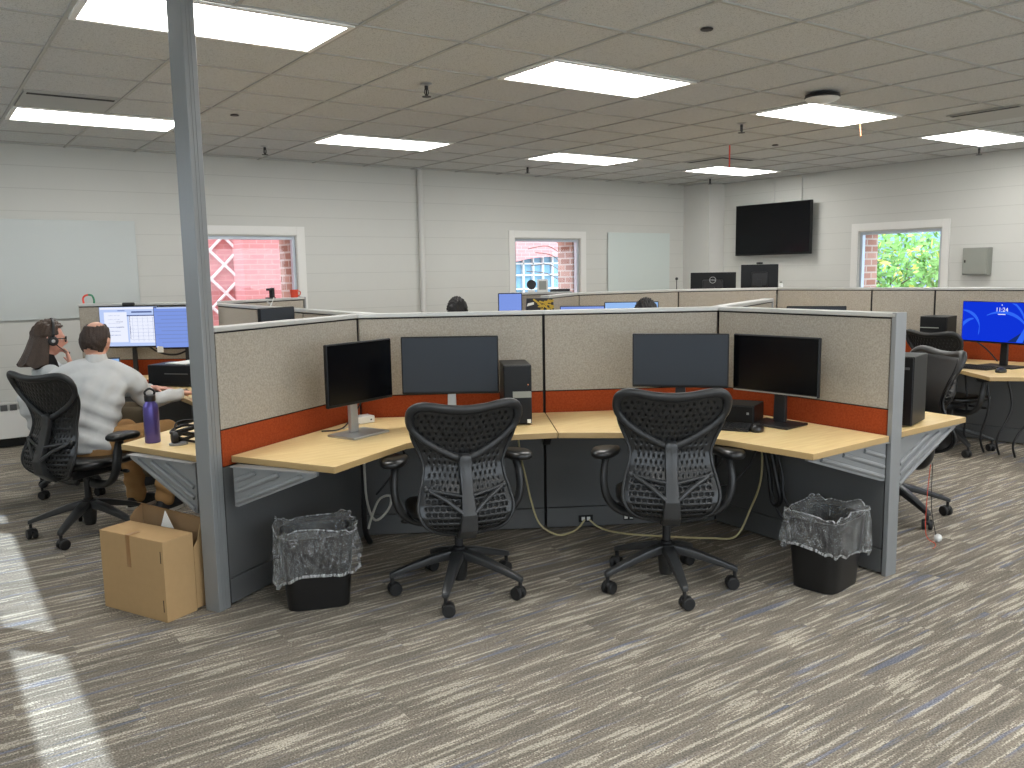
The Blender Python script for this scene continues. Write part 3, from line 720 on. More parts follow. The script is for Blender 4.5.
bracket('ribbed gray bracket under the right worktop, above the right bin', (3.832, 2.287), (3.26, 2.315), .485)
bracket('ribbed gray bracket below the purple bottle', (1.035, 4.0), (.84, 4.42), .44)
bracket('ribbed gray bracket behind the right end post', (3.98, 2.31), (4.56, 2.325), .42)
o = MB().prismv([(0, -.02, 0), (.20, -.02, 0), (.17, -.02, -.03), (.03, -.02, -.15), (0, -.02, -.16)], (0, .04, 0)).build('support_bracket', 'black')
o.location = (2.99, 3.895, WT-.031); o.rotation_euler = (0, 0, R(240)); tag(o, 'black support bracket under the seam of the two worktops', 'bracket')
# ------------------------------------------------------------------ task chair
def interp(T, z):
    if z <= T[0][0]: return T[0][1]
    for (a, b), (c, d) in zip(T, T[1:]):
        if z <= c: return b+(d-b)*(z-a)/(c-a)
    return T[-1][1]
HW = [(.37, .05), (.385, .09), (.41, .150), (.44, .187), (.48, .211), (.52, .218), (.58, .205), (.64, .188), (.70, .181), (.76, .202), (.82, .228), (.87, .241), (.92, .246), (.955, .240), (.985, .215)]
YP = [(.37, -.185), (.40, -.245), (.44, -.282), (.48, -.287), (.53, -.272), (.58, -.246), (.64, -.218), (.70, -.205), (.76, -.210), (.82, -.228), (.90, -.264), (.985, -.30)]
def bk(x, z): return interp(YP, z) + .85*x*x - .012*math.sin((z-.4)*8)*0
def make_chair():
    t = thing('task_chair', 'x', 'office chair', (0, 0, 0), 0, 'black mesh-back task chairs')
    # perforated shell
    NU, NV = 64, 88; bm = bmesh.new(); vs = []
    for j in range(NV+1):
        row = []
        for i in range(NU+1):
            u = -1+2*i/NU; v = j/NV
            ztop = .972+.016*math.sin(min(1, abs(u)/.72)*PI/2)**2-.03*max(0, (abs(u)-.8)/.2)**2
            z = .372+(ztop-.372)*v; x = u*interp(HW, z); row.append(bm.verts.new((x, bk(x, z), z)))
        vs.append(row)
    for j in range(NV):
        for i in range(NU):
            c, r = i % 4, j % 4; sh = 2 if (j//4) % 2 else 0
            zz = .372+.6*(j+.5)/NV
            if zz < .575: hole = (r < 2) and ((i+sh) % 4 < 3) and 4 <= i < NU-4 and j > 2
            else: hole = (r < 2) and ((i+sh) % 4 == 0) and 4 <= i < NU-4 and j < NV-5
            if hole: continue
            bm.faces.new((vs[j][i], vs[j][i+1], vs[j+1][i+1], vs[j+1][i]))
    for v in [v for v in bm.verts if not v.link_faces]: bm.verts.remove(v)
    mb = MB(); mb.bm.free(); mb.bm = bm
    o = mb.build('back_shell', 'mesh', t, 'all')
    md = o.modifiers.new('s', 'SOLIDIFY'); md.thickness = .005; apply_mods(o)
    for p in o.data.polygons: p.use_smooth = True
    # black suspension fabric in front of the shell
    b = MB(); gs = []
    for j in range(27):
        row = []
        for i in range(25):
            u = -1+2*i/24; z = .385+(.965-.385)*j/26; row.append((u*interp(HW, z)*.97, bk(u*interp(HW, z)*.97, z)+.014, z))
        gs.append([b.bm.verts.new(p) for p in row])
    for j in range(26):
        for i in range(24): b.bm.faces.new((gs[j][i], gs[j][i+1], gs[j+1][i+1], gs[j+1][i]))
    o = b.build('back_fabric', 'seam', t, 'all'); md = o.modifiers.new('s', 'SOLIDIFY'); md.thickness = .003; apply_mods(o)
    # butterfly frame round the upper back
    half = [(0, .732), (.05, .745), (.12, .782), (.182, .824), (.222, .862), (.241, .893), (.246, .932), (.236, .966), (.202, .986), (.15, .984), (.08, .973), (0, .967)]
    pts = half + [(-x, z) for x, z in half[-2:0:-1]]
    P = smooth_path([(x, bk(x, z)-.008, z) for x, z in pts], 5, True)
    rr = [.0165+.008*max(0, (p.z-.88)/.10)+.003*max(0, 1-abs(p.x)/.1) for p in P]
    MB().tube(P, rr, 10, True, sq=(1, .8)).build('back_frame', 'graph', t, 'all')
    side = [(.244, .900), (.232, .835), (.204, .765), (.183, .70), (.191, .64), (.207, .58), (.219, .52), (.211, .475), (.187, .435), (.148, .405), (.09, .383), (.04, .374)]
    b = MB()
    for s in (-1, 1): b.tube(smooth_path([(s*x, bk(x, z)-.002, z) for x, z in side], 4), .0075, 8)
    b.build('shell_rim', 'graph', t, 'all')
    # spine and lumbar struts
    zs = [(.755, .022, .016), (.73, .030, .018), (.69, .027, .018), (.60, .027, .018), (.50, .033, .02), (.42, .040, .022), (.365, .042, .024)]
    MB().loft([((0, bk(0, z)-.022, z), (w_, 0, 0), (0, th, .004)) for z, w_, th in zs], .006).build('spine', 'graph_l', t, True)
    b = MB()
    for s in (-1, 1):
        b.tube([(s*.025, bk(0, .575)-.03, .575), (s*.10, bk(.1, .585)-.018, .588), (s*.172, bk(.17, .60)-.012, .602)], .008, 8)
        b.tube([(s*.028, bk(0, .50)-.03, .505), (s*.09, bk(.09, .55)-.022, .555), (s*.165, bk(.165, .598)-.014, .596)], .010, 8)
        b.ell((s*.178, bk(.178, .602)-.012, .602), (.014, .012, .016), None, 10, 8)
    b.build('lumbar_support', 'graph_l', t, True)
    # seat
    b = MB(); rs = []
    for z, k in ((.418, .80), (.425, .93), (.442, 1.0), (.458, 1.0), (.468, .95), (.470, .80)):
        rs.append([(x*k*.98, .035+y*k-(0), z-.03*max(0, (y-.12)/.11)**2*.6) for x, y in superell(.250, .235, 36, 3.2)])
    b.rings(rs); b.build('seat', 'chairblk', t, 'all')
    b = MB().box((0, -.02, .385), (.20, .30, .06), bev=.02); b.box((0, -.10, .375), (.10, .16, .05), bev=.015)
    b.tube([(.09, .05, .385), (.24, .07, .38)], .007, 8); b.ell((.25, .072, .38), (.03, .014, .012), None, 10, 6); b.tube([(-.09, .05, .385), (-.23, .07, .378)], .007, 8); b.ell((-.24, .072, .378), (.03, .014, .012), None, 10, 6)
    b.build('tilt_mechanism', 'black', t, True)
    b = MB().lathe([(.028, .06), (.028, .22), (.020, .225), (.020, .36)], 20); b.build('gas_cylinder', 'black', t, True)
    # arms
    for s in (-1, 1):
        a = MB()
        path = smooth_path([(s*.292, .01, .650), (s*.300, -.015, .60), (s*.302, -.03, .53), (s*.285, -.035, .46), (s*.235, -.03, .405), (s*.15, -.02, .383), (s*.06, -.015, .38)], 5)
        a.tube(path, [.024]*6+[.026]*(len(path)-6), 10, sq=(.75, 1.15), up=(1, 0, 0)); arm = a.build('armrest', 'graph', t, 'all')
        p = MB(); rs = []
        for z, k in ((.656, .72), (.660, .9), (.672, 1.0), (.686, .98), (.695, .88), (.699, .6)):
            rs.append([(s*.292+x*k, .035+y*(k+.0), z-.012*max(0, y/.13)) for x, y in [(u*.966-v*.259*s, v*.966+u*.259*s) for u, v in superell(.062, .128, 28, 2.6)]])
        p.rings(rs); p.build('arm_pad', 'chairblk', arm, 'all')
    return t
def add_base(t, ang):
    hub = MB().lathe([(.030, .055), (.036, .075), (.042, .15), (.05, .185), (.045, .205), (.03, .21)], 22).build('base_hub', 'graph', t, True)
    for k in range(5):
        a = ang+k*2*PI/5; d = Vector((math.cos(a), math.sin(a), 0)); n = Vector((-d.y, d.x, 0))
        secs = [(d*.03+Vector((0, 0, .185)), n*.030, Vector((0, 0, .022))), (d*.12+Vector((0, 0, .168)), n*.026, Vector((0, 0, .020))), (d*.23+Vector((0, 0, .135)), n*.022, Vector((0, 0, .016))), (d*.318+Vector((0, 0, .105)), n*.018, Vector((0, 0, .013))), (d*.338+Vector((0, 0, .098)), n*.014, Vector((0, 0, .012)))]
        leg = MB().loft(secs, .006).build('base_leg', 'graph_l', t, True)
        c = MB(); ca = a+1.1+.9*math.sin(k*2.3+ang); e = Vector((math.cos(ca), math.sin(ca), 0)); tr = Vector((-e.y, e.x, 0)); pc = d*.325+tr*.012
        M = Matrix.Rotation(ca, 4, 'Z')
        for sg in (-1, 1):
            q = pc+e*(sg*.017)
            c.lathe([(.010, -.011), (.026, -.011), (.0305, -.007), (.0305, .007), (.026, .011), (.010, .011)], 18, (q.x, q.y, .031), 'X', M)
        c.tube([d*.325+Vector((0, 0, .10)), d*.325+Vector((0, 0, .055))], .009, 8)
        c.ell((pc.x, pc.y, .047), (.026, .026, .018), None, 12, 8)
        c.build('caster', 'rubber', leg, True)
proto = make_chair()
CH = [((2.08, 3.41), -22, -133, 'black task chair in front of the left empty desk, seen from behind'),
      ((2.922, 2.853), -41, -121, 'black task chair in front of the right empty desk, seen from behind'),
      ((.80, 5.585), -60, 161, 'black task chair the man in the pale shirt is sitting on'),
      ((4.86, 2.83), 62, -114, 'black task chair tucked behind the right end post, partly hidden by it'),
      ((6.98, 3.60), -100, 90, 'farthest black task chair, facing the blue lock screen'),
      ((.95, 6.84), -75, -150, 'black task chair under the woman with the headset, mostly hidden'),
      ((4.08, 6.63), -20, 20, 'black task chair of the person whose dark hair shows above the left panel top'),
      ((4.71, 4.84), -45, 40, 'black task chair of the person whose dark hair shows above the right desk')]
LOW = [-.035, 0, .01, .02, .0, -.17, -.02, -.02]; ARMS = [.012, -.020, -.07, -.06, -.05, 0, 0, 0]
for k, ((x, y), rz, ang, lab) in enumerate(CH):
    o = proto.copy(); COL.objects.link(o); o.location = (x, y, 0); o.rotation_euler = (0, 0, R(rz)); o['label'] = lab
    def rec(a, b_):
        for ch in list(a.children):
            c = ch.copy(); COL.objects.link(c); c.parent = b_; rec(ch, c)
            if ch.parent is proto and not ch.name.startswith('gas'): c.location.z += LOW[k]+(ARMS[k] if ch.name.startswith('arm') else 0)
    rec(proto, o); add_base(o, R(ang)-R(rz))
def wipe(o):
    for c in list(o.children): wipe(c)
    bpy.data.objects.remove(o)
wipe(proto)

# ------------------------------------------------------------------ monitors and computers
def monitor(label, C, yaw, w_, h_, stand='black', scr='screen', base=True, base_z=WT, depth=.022, foot=None, name='monitor', group='computer monitors', neck=.06):
    """C is the middle of the screen; the screen faces local -y."""
    t = thing(name, label, 'computer monitor', (C[0], C[1], base_z), R(yaw), group)
    zc = C[2]-base_z
    MB().box((0, depth/2, zc), (w_, depth, h_), bev=.006).build('housing', 'bezel', t)
    MB().box((0, -.0012, zc+.004), (w_-.014, .003, h_-.022)).build('screen', scr, t)
    MB().box((0, depth+.015, zc), (w_*.45, .04, h_*.5), bev=.015).build('rear_cover', 'black', t)
    m = {'black': 'black', 'silver': 'silver'}[stand]
    MB().loft([((0, depth+.045, .012), (neck/2, 0, 0), (0, .012, 0)), ((0, depth+.05, zc), (neck/2-.006, 0, 0), (0, .012, 0))], .003).build('stand_neck', m, t)
    if base: MB().box((0, depth+.01, .006), foot or (.25, .19, .012) if False else ((foot or (.25, .19))[0], (foot or (.25, .19))[1], .012), bev=.003).build('stand_base', m, t)
    return t
m1 = monitor('monitor on a silver stand in front of the left panel', (1.862, 3.965, 1.035), 21, .47, .315, 'silver', foot=(.26, .19), neck=.055)
monitor('dark monitor behind the left empty chair, beside the black tower', (2.375, 3.94, 1.033), -36.8, .527, .314, 'silver', 'screen_m', neck=.05)
monitor('dark gray monitor behind the right empty chair', (3.408, 3.236, 1.035), -49.9, .516, .295, 'black', 'screen_m')
m4 = monitor('black monitor on a black stand in front of the right end panel', (3.645, 2.80, 1.028), -85, .505, .305, 'black', foot=(.25, .20), neck=.07)
MB().box((0, -.002, 1.028-WT-.305/2+.006), (.49, .004, .006)).build('chin_strip', 'silver', m4)
MB().box((-.01, .085, .165), (.018, .03, .05), bev=.004).build('neck_button', 'red', m4)
# lock-screen monitor
t = monitor('wide monitor showing a blue lock screen on the far right desk', (7.06, 3.27, 1.065), -97, .66, .335, 'black', 'scr_blue', foot=(.30, .2))
zc = 1.065-WT+.004
def petal(a0, r0, r1, w_, m, cx, cz):
    b = MB(); pts = []
    for k in range(13):
        a = a0+k*.13; r = r0+(r1-r0)*k/12; wd = w_*math.sin(PI*(k+1)/14)
        pts.append((max(-.318, min(.318, cx+r*math.cos(a))), max(zc-.152, min(zc+.152, cz+r*math.sin(a))), wd))
    A = [(x, -.0032, max(zc-.152, min(zc+.152, z+wd))) for x, z, wd in pts]; B = [(x, -.0032, max(zc-.152, min(zc+.152, z-wd*.35))) for x, z, wd in pts][::-1]
    b.prismv(A+B, (0, .0008, 0)); b.build('screen_wave', m, t, recalc=True)
petal(2.3, .16, .30, .03, 'scr_blue2', -.12, zc-.10); petal(.2, .10, .22, .026, 'scr_blue2', -.28, zc-.13); petal(-.3, .16, .34, .03, 'scr_blue2', -.02, zc-.16); petal(.6, .22, .30, .02, 'scr_blue2', .05, zc-.2)
MB().prismv([(.06, -.0031, zc-.152), (.318, -.0031, zc-.152), (.318, -.0031, zc+.03)], (0, .0006, 0)).build('screen_shade', 'scr_blue3', t)
Mt = Matrix.Translation((.005, -.0045, zc+.098)) @ Matrix.Rotation(R(90), 4, 'X')
text_mesh('11:24', .046, 'scr_white', t, Mt, 'clock_digits'); MB().box((.005, -.004, zc+.062), (.06, .001, .006)).build('date_line', 'scr_white', t); MB().box((.005, -.004, zc+.136), (.007, .001, .009)).build('lock_mark', 'scr_white', t)
# the man's screens on arms
def screens_man():
    a = monitor('lit monitor with a white document page, left of the pair before the man', (1.52, 7.70, 1.123), -35, .50, .35, 'black', 'scr_doc', base=False, neck=.04)
    z0 = 1.125-WT+.004; T = a
    def rect(x, z, w_, h_, m, n='page_line'): MB().box((x*.50, -.0035, z0+z*.33), (w_*.50, .0008, h_*.33)).build(n, m, T)
    rect(0, .455, .94, .05, 'scr_white', 'page_bar'); rect(.22, .36, .34, .035, 'scr_dark'); rect(.2, .27, .46, .028, 'scr_dark'); rect(-.12, .40, .12, .02, 'scr_line')
    rect(-.22, -.02, .38, .76, 'scr_white', 'page_sheet'); rect(.23, -.08, .46, .68, 'scr_white', 'page_sheet')
    for k in range(6): rect(-.25, .28-.1*k, .2, .018, 'scr_line')
    rect(-.16, .12, .12, .035, 'scr_dark'); rect(-.15, -.02, .13, .03, 'scr_dark'); rect(.015, -.02, .012, .6, 'scr_dark')
    for k in range(7): rect(.23, .2-.09*k, .44, .007, 'scr_line')
    for k in range(5): rect(.06+.085*k, -.08, .005, .62, 'scr_line')
    MB().box((0, .012, z0+.185), (.10, .03, .028), bev=.008).build('webcam', 'black', T)
    b = monitor('lit blue monitor partly hidden behind the gray post', (1.880, 7.405, 1.112), -33, .48, .355, 'black', 'scr_doc2', base=False, neck=.04); T = b
    for k in range(9): MB().box((-.05, -.0035, z0-.01+.13-.032*k), (.36-.05*(k % 3), .0008, .006)).build('page_line', 'scr_line', T)
    MB().box((-.06, -.0035, z0+.15), (.3, .0008, .012)).build('page_bar', 'scr_doc', T)
    MB().box((-.20, -.004, z0-.195), (.05, .004, .05)).build('sticky_note', 'paper', T)
screens_man()
# monitors whose tops show over the panels
monitor('black monitor seen from behind over the middle far panel, round mark on its back', (7.43, 6.56, 1.325), 125, .50, .32, 'black', 'screen', base=True, group='monitors over the far panels')
mm = bpy.data.objects[-1] if False else None
tL = [o for o in COL.objects if o.get('label', '').startswith('black monitor seen from behind')][0]
b = MB(); zl = 1.325-WT+.075
b.tube([(.034*math.cos(2*PI*k/24), .0585, zl+.034*math.sin(2*PI*k/24)) for k in range(24)], .003, 6, True)
b.build('round_emblem', 'silver', tL)
text_mesh('DELL', .026, 'silver', tL, Matrix.Translation((0, .058, zl)) @ Matrix.Rotation(PI, 4, 'Z') @ Matrix.Rotation(R(90), 4, 'X'), 'emblem_letters', .001)
mR = monitor('black monitor with a camera clipped on top, below the wall television', (7.79, 6.21, 1.40), 128, .40, .33, 'black', 'screen_m', base=True, group='monitors over the far panels')
t = thing('webcam', 'small black camera clipped on the monitor below the wall television', 'webcam', (7.79, 6.21, 1.566), R(128))
MB().box((0, .02, .012), (.07, .05, .022), bev=.006).build('body', 'black', t); MB().lathe([(.010, 0), (.012, .012), (.008, .016)], 14, (.0, .045, .012), 'Y').build('lens', 'screen', t, True)
t = thing('small_white_bottle', 'small white bottle in front of the monitor below the television', 'bottle', (7.245, 5.505, 1.328))
o_ = t
MB().lathe([(.016, 0), (.018, .004), (.018, .035), (.012, .042)], 16).build('body', 'white', t, True); MB().lathe([(.011, .042), (.011, .058), (.009, .06)], 14).build('cap', 'gbox', t, True)
monitor('dark monitor whose top edge shows past the short divider', (6.55, 4.60, 1.02), -57, .50, .33, 'black', 'screen_m', group='monitors over the far panels')
monitor('small dark monitor whose top edge shows right beside the short divider end', (6.20, 4.90, 1.05), -57, .19, .26, 'black', 'screen_m', group='monitors over the far panels')
monitor('lit light blue screen left of the black and yellow bag', (4.095, 5.80, 1.165), -33, .20, .38, 'black', 'scr_doc2', group='lit screens of the middle cubicles')
monitor('lit screen with only its purple-blue top edge showing, right of the bag', (4.42, 5.26, 1.08), -40, .36, .34, 'black', 'scr_doc2', group='lit screens of the middle cubicles', foot=(.2, .16))
monitor('wide bright pale screen behind the dark hair above the right desk', (5.05, 5.36, 1.09), -40, .46, .34, 'black', 'scr_pale', group='lit screens of the middle cubicles', foot=(.2, .16))
monitor('dark monitor whose slanted top shows behind the left panel, near the gray post', (1.93, 5.30, 1.14), 31, .34, .38, 'black', 'screen_m', group='monitors over the far panels', foot=(.2, .16))

def tower(name, label, loc, rz, w_, d_, h_, feats, mat='bezel', cat='computer'):
    t = thing(name, label, cat, loc, R(rz), None)
    MB().box((0, d_/2, h_/2+.003), (w_, d_, h_-.006), bev=.005).build('case', mat, t)
    MB().box((0, -.003, h_/2+.003), (w_-.008, .008, h_-.014), bev=.002).build('front_panel', 'bezel', t)
    for (n, x, z, ww, hh, m) in feats: MB().box((x, -.008, z), (ww, .004, hh)).build(n, m, t)
    return t
tower('tower_computer', 'slim black tower computer with a gray band behind the left chair', (2.635, 3.675, WT), -30, .15, .29, .325, [('grey_band', .022, .167, .10, .034, 'gbox'), ('label_sticker', .058, .022, .02, .02, 'white'), ('power_led', .055, .22, .006, .006, 'orangetape')])
t = tower('desktop_computer', 'low black desktop computer under the right black monitor', (3.515, 3.005, WT), -66, .30, .20, .10, [('power_button', .12, .06, .012, .012, 'silver'), ('drive_slot', -.05, .075, .14, .006, 'metal_d')])
tower('tower_computer', 'black tower computer on the worktop just right of the end post', (4.10, 2.385, WT), -75, .15, .25, .36, [('drive_slot', 0, .30, .11, .012, 'metal_d')])
tower('tower_computer', 'black tower computer left of the blue lock screen', (7.09, 3.83, WT), -80, .22, .24, .385, [('drive_slot', -.03, .29, .15, .008, 'gbox'), ('grey_band', 0, .20, .19, .006, 'metal_d')])
def keyboard(label, loc, rz, w_=.43, d_=.13):
    t = thing('keyboard', label, 'keyboard', loc, R(rz))
    MB().prismv([(-w_/2, -d_/2, 0), (-w_/2, d_/2, 0), (-w_/2, d_/2, .022), (-w_/2, -d_/2, .010)], (w_, 0, 0)).build('base', 'black', t)
    b = MB(); nx = int(w_/.019)
    for r in range(5):
        for k in range(nx):
            y = -d_/2+.018+r*.0235; b.box((-w_/2+.014+k*.019+.003*(r % 2), y, .0135+r*.0022), (.0155, .018, .007), bev=.0)
    b.build('keys', 'graph', t)
    return t
keyboard('black keyboard beside the mouse on the right worktop', (3.37, 2.93, WT), -62, .33, .115)
keyboard('black keyboard on the far right worktop under the blue lock screen', (6.86, 3.42, WT), -95, .40, .13)
def mouse(label, loc, rz):
    t = thing('computer_mouse', label, 'mouse', loc, R(rz))
    b = MB(); rs = []
    for z, k in ((0, .92), (.010, 1.0), (.022, .92), (.030, .72), (.036, .35)): rs.append([(x*k, y*k-.006*(z/.036), z) for x, y in superell(.033, .056, 24, 2.4)])
    b.rings(rs); b.build('shell', 'chairblk', t, 'all'); MB().lathe([(.007, -.004), (.008, 0), (.007, .004)], 12, (0, .025, .032), 'X').build('scroll_wheel', 'graph', t, True)
mouse('black mouse on the right worktop in front of the black stand', (3.462, 2.752, WT), -60)
mouse('black mouse under the hand on the desk before the man', (1.545, 6.20, WT), -70)
mouse('black mouse on the far right worktop', (6.74, 3.10, WT), -90)
t = thing('network_hub', 'small white box behind the silver monitor stand', 'small device', (2.02, 4.30, WT), R(5))
MB().box((0, 0, .021), (.11, .075, .040), bev=.006).build('case', 'white', t); MB().box((.03, -.0385, .02), (.008, .002, .008)).build('port', 'seam', t)
# man's desk things
t = thing('laptop', 'open laptop with a pale blue screen beside the man', 'laptop', (1.215, 7.26, WT), R(-15))
MB().box((0, 0, .01), (.24, .17, .016), bev=.004).build('keyboard_deck', 'graph', t)
M = Matrix.Rotation(R(-12), 4, 'X'); MB().box((0, .10, .106), (.24, .008, .18), M=M).build('lid', 'graph', t); MB().box((0, .0945, .106), (.225, .002, .16), M=M).build('screen', 'scr_pale', t)
t = thing('beige_phone_adapter', 'small beige boxes standing under the left lit monitor', 'small device', (1.68, 7.20, WT), R(-30))
MB().box((0, 0, .05), (.12, .06, .10), bev=.006).build('case', 'gbox', t); MB().box((.045, 0, .12), (.03, .05, .05), bev=.005).build('plug_block', 'white', t)
t = tower('desktop_computer', 'low black computer with papers on it below the lit monitors', (1.62, 6.66, WT), -50, .50, .28, .165, [('drive_slot', 0, .1, .2, .008, 'metal_d')])
o = MB().box((0, 0, .004), (.28, .21, .006), rz=.5).build('paper_stack', 'paper'); o.location = (1.75, 6.78, WT+.167); tag(o, 'white papers lying on the low black computer', 'paper')
o = MB().box((0, 0, .015), (.24, .16, .03), rz=.2, bev=.006).build('orange_folder', 'orange'); o.location = (1.47, 6.98, WT); tag(o, 'dark orange folder beside the low black computer', 'folder')
o = MB().box((0, 0, .012), (.24, .17, .02), rz=.9, bev=.003).build('blue_notebook', 'bluewall'); o.location = (1.76, 6.28, WT); tag(o, 'light blue notebook on the desk before the man', 'notebook')
# purple bottle
t = thing('water_bottle', 'tall purple metal bottle with a black lid', 'bottle', (.955, 4.485, WT))
MB().lathe([(.034, 0), (.037, .004), (.037, .175), (.034, .19), (.024, .205), (.023, .212)], 28).build('body', 'purple', t, True)
MB().lathe([(.026, .21), (.027, .214), (.027, .238), (.022, .242)], 24).build('lid', 'black', t, True)
MB().tube(smooth_path([(-.020, 0, .238), (-.022, 0, .258), (0, 0, .272), (.022, 0, .258), (.020, 0, .238)], 4), .0055, 8).build('carry_loop', 'black', t, 'all')
# headset and cord heap beside the post
t = thing('headset_heap', 'black headset and coiled cords heaped by the gray post', 'headset', (1.10, 4.37, WT))
b = MB()
for k in range(5): b.tube(smooth_path([(.06*math.cos(a+k)*(1+.1*k), .045*math.sin(a+k), .012+.014*k+.012*math.sin(2*a)) for a in [i*PI/4 for i in range(8)]], 4, True), .007, 7, True)
b.build('cord_coil', 'black', t, 'all')
MB().lathe([(.03, -.012), (.034, 0), (.03, .012)], 18, (-.075, -.03, .036), 'X').build('ear_cushion', 'rubber', t, True); MB().lathe([(.03, -.012), (.034, 0), (.03, .012)], 18, (.07, -.02, .036), 'X').build('ear_cushion', 'rubber', t, True)
MB().tube(smooth_path([(-.075, -.03, .06), (-.05, .03, .095), (0, .04, .105), (.05, .03, .095), (.07, -.02, .06)], 4), .007, 8, sq=(1, .5)).build('headband', 'black', t, 'all')
o = MB().prism(superell(.045, .03, 20, 2.2), 0, .012, bev=.003).build('sunglasses_case', 'metal'); o.location = (1.04, 4.33, WT); tag(o, 'flat gray pouch between the purple bottle and the gray post', 'pouch')
t = thing('green_carton', 'green box standing under the desk behind the gray post', 'box', (1.975, 6.37, 0), .1)
MB().box((0, 0, .27), (.20, .14, .54), bev=.003).build('carton', 'green', t); b = MB().tube(smooth_path([(-.06, -.0715, .44), (-.03, -.0715, .47), (0, -.0715, .44), (.03, -.0715, .47), (.06, -.0715, .45)], 5), .006, 6); b.build('white_marking', 'white', t)
tower('tower_computer', 'black tower computer on the floor under the man\'s desk', (1.68, 6.05, 0), -10, .19, .40, .60, [('drive_slot', 0, .5, .14, .012, 'metal_d')])
# items on the panel tops
t = thing('mug', 'red mug on the divider top below the back window', 'mug', (3.08, 7.985, 1.318)); MB().lathe([(.032, 0), (.036, .003), (.040, .075), (.037, .075), (.033, .006)], 22).build('body', 'red', t, True); MB().tube(smooth_path([(.037, 0, .062), (.062, 0, .055), (.06, 0, .025), (.036, 0, .016)], 4), .005, 8).build('handle', 'red', t, 'all')
t = thing('desk_stapler', 'small black stand-up stapler on the divider top below the back window', 'stapler', (2.79, 7.83, 1.318), R(30)); MB().box((0, 0, .006), (.09, .05, .012), bev=.003).build('base', 'black', t); MB().box((.022, 0, .055), (.035, .04, .09), bev=.005).build('column', 'black', t); MB().box((-.012, 0, .085), (.05, .04, .022), bev=.005).build('head', 'black', t)
t = thing('clip_frame', 'small white framed card leaning on the divider behind the left panel', 'card', (2.165, 6.05, HP), R(70)); MB().box((0, 0, .035), (.09, .006, .07), M=Matrix.Rotation(R(25), 4, 'X')).build('card', 'paper', t); MB().box((0, .02, .03), (.01, .05, .006), M=Matrix.Rotation(R(40), 4, 'X')).build('rest', 'silver', t)
t = thing('desk_fan', 'small round black fan on the far divider top below the middle window', 'fan', (5.255, 7.06, 1.318), R(-35)); MB().tube([(.042*math.cos(2*PI*k/20), 0, .078+.042*math.sin(2*PI*k/20)) for k in range(20)], .008, 6, True).build('guard', 'black', t); MB().box((0, .005, .078), (.07, .012, .07), bev=.025).build('motor', 'graph', t); MB().box((0, 0, .012), (.07, .05, .022), bev=.005).build('base', 'white', t)
t = thing('photo_frame', 'pale frame standing beside the small round fan', 'frame', (5.36, 7.01, 1.318), R(-30)); MB().box((0, 0, .065), (.11, .015, .13), bev=.003).build('border', 'white', t); MB().box((0, -.008, .068), (.075, .003, .09)).build('picture', 'gbox', t)
o = MB().box((0, 0, .014), (.2, .05, .028), rz=R(-25), bev=.004).build('black_case', 'black'); o.location = (5.53, 6.935, 1.318); tag(o, 'flat black case lying right of the pale frame below the middle window', 'case')
t = thing('coloured_cord', 'small red and green cord loop standing on the divider top above the left lit screen', 'cord', (1.285, 8.072, 1.318), R(-36))
MB().tube(smooth_path([(-.045, 0, .004), (-.048, 0, .045), (-.03, 0, .068), (0, 0, .076)], 5), .008, 8).build('red_half', 'redtape', t, 'all'); MB().tube(smooth_path([(0, 0, .076), (.03, 0, .07), (.046, 0, .035), (.044, 0, .004)], 5), .008, 8).build('green_half', 'greens', t, 'all')
t = thing('printed_bag', 'black bag with yellow markings behind the middle seam', 'bag', (4.285, 5.645, WT), R(-35))
b = MB(); rs = []
for z, k in ((0, .9), (.02, 1), (.35, 1.0), (.52, .96), (.60, .9), (.602, .5)): rs.append([(x*k, y*k, z) for x, y in superell(.122, .06, 24, 4)])
b.rings(rs); b.build('body', 'black', t, True)
b = MB(); random.seed(3)
for k in range(26):
    x = random.uniform(-.03, .115); z = random.uniform(.50, .58); a = random.uniform(-1.2, 1.2); s = random.uniform(.015, .04)
    dx, dz = math.cos(a)*s, math.sin(a)*s; x1, x2 = max(-.11, x-dx), min(.115, x+dx)
    b.prismv([(x1, -.0605, z-dz), (x1+.008, -.0605, z-dz+.012), (x2, -.0605, z+dz), (x2-.006, -.0605, z+dz-.012)], (0, .002, 0))
b.build('yellow_markings', pbr('mustard_print', lin((196, 164, 60)), .7), t)
MB().prismv([(-.11, -.0605, .535), (-.05, -.0605, .55), (-.05, -.0605, .57), (-.10, -.0605, .56)], (0, .002, 0)).build('white_marking', 'white', t)
o = MB().lathe([(.012, 0), (.004, .004), (.004, .09), (.014, .095), (.014, .115), (.004, .12)], 14).build('ornament_pin', 'black', None, True); o.location = (6.32, 6.055, 1.328); tag(o, 'thin pin with a dark head on the divider below the small glass board', 'ornament')

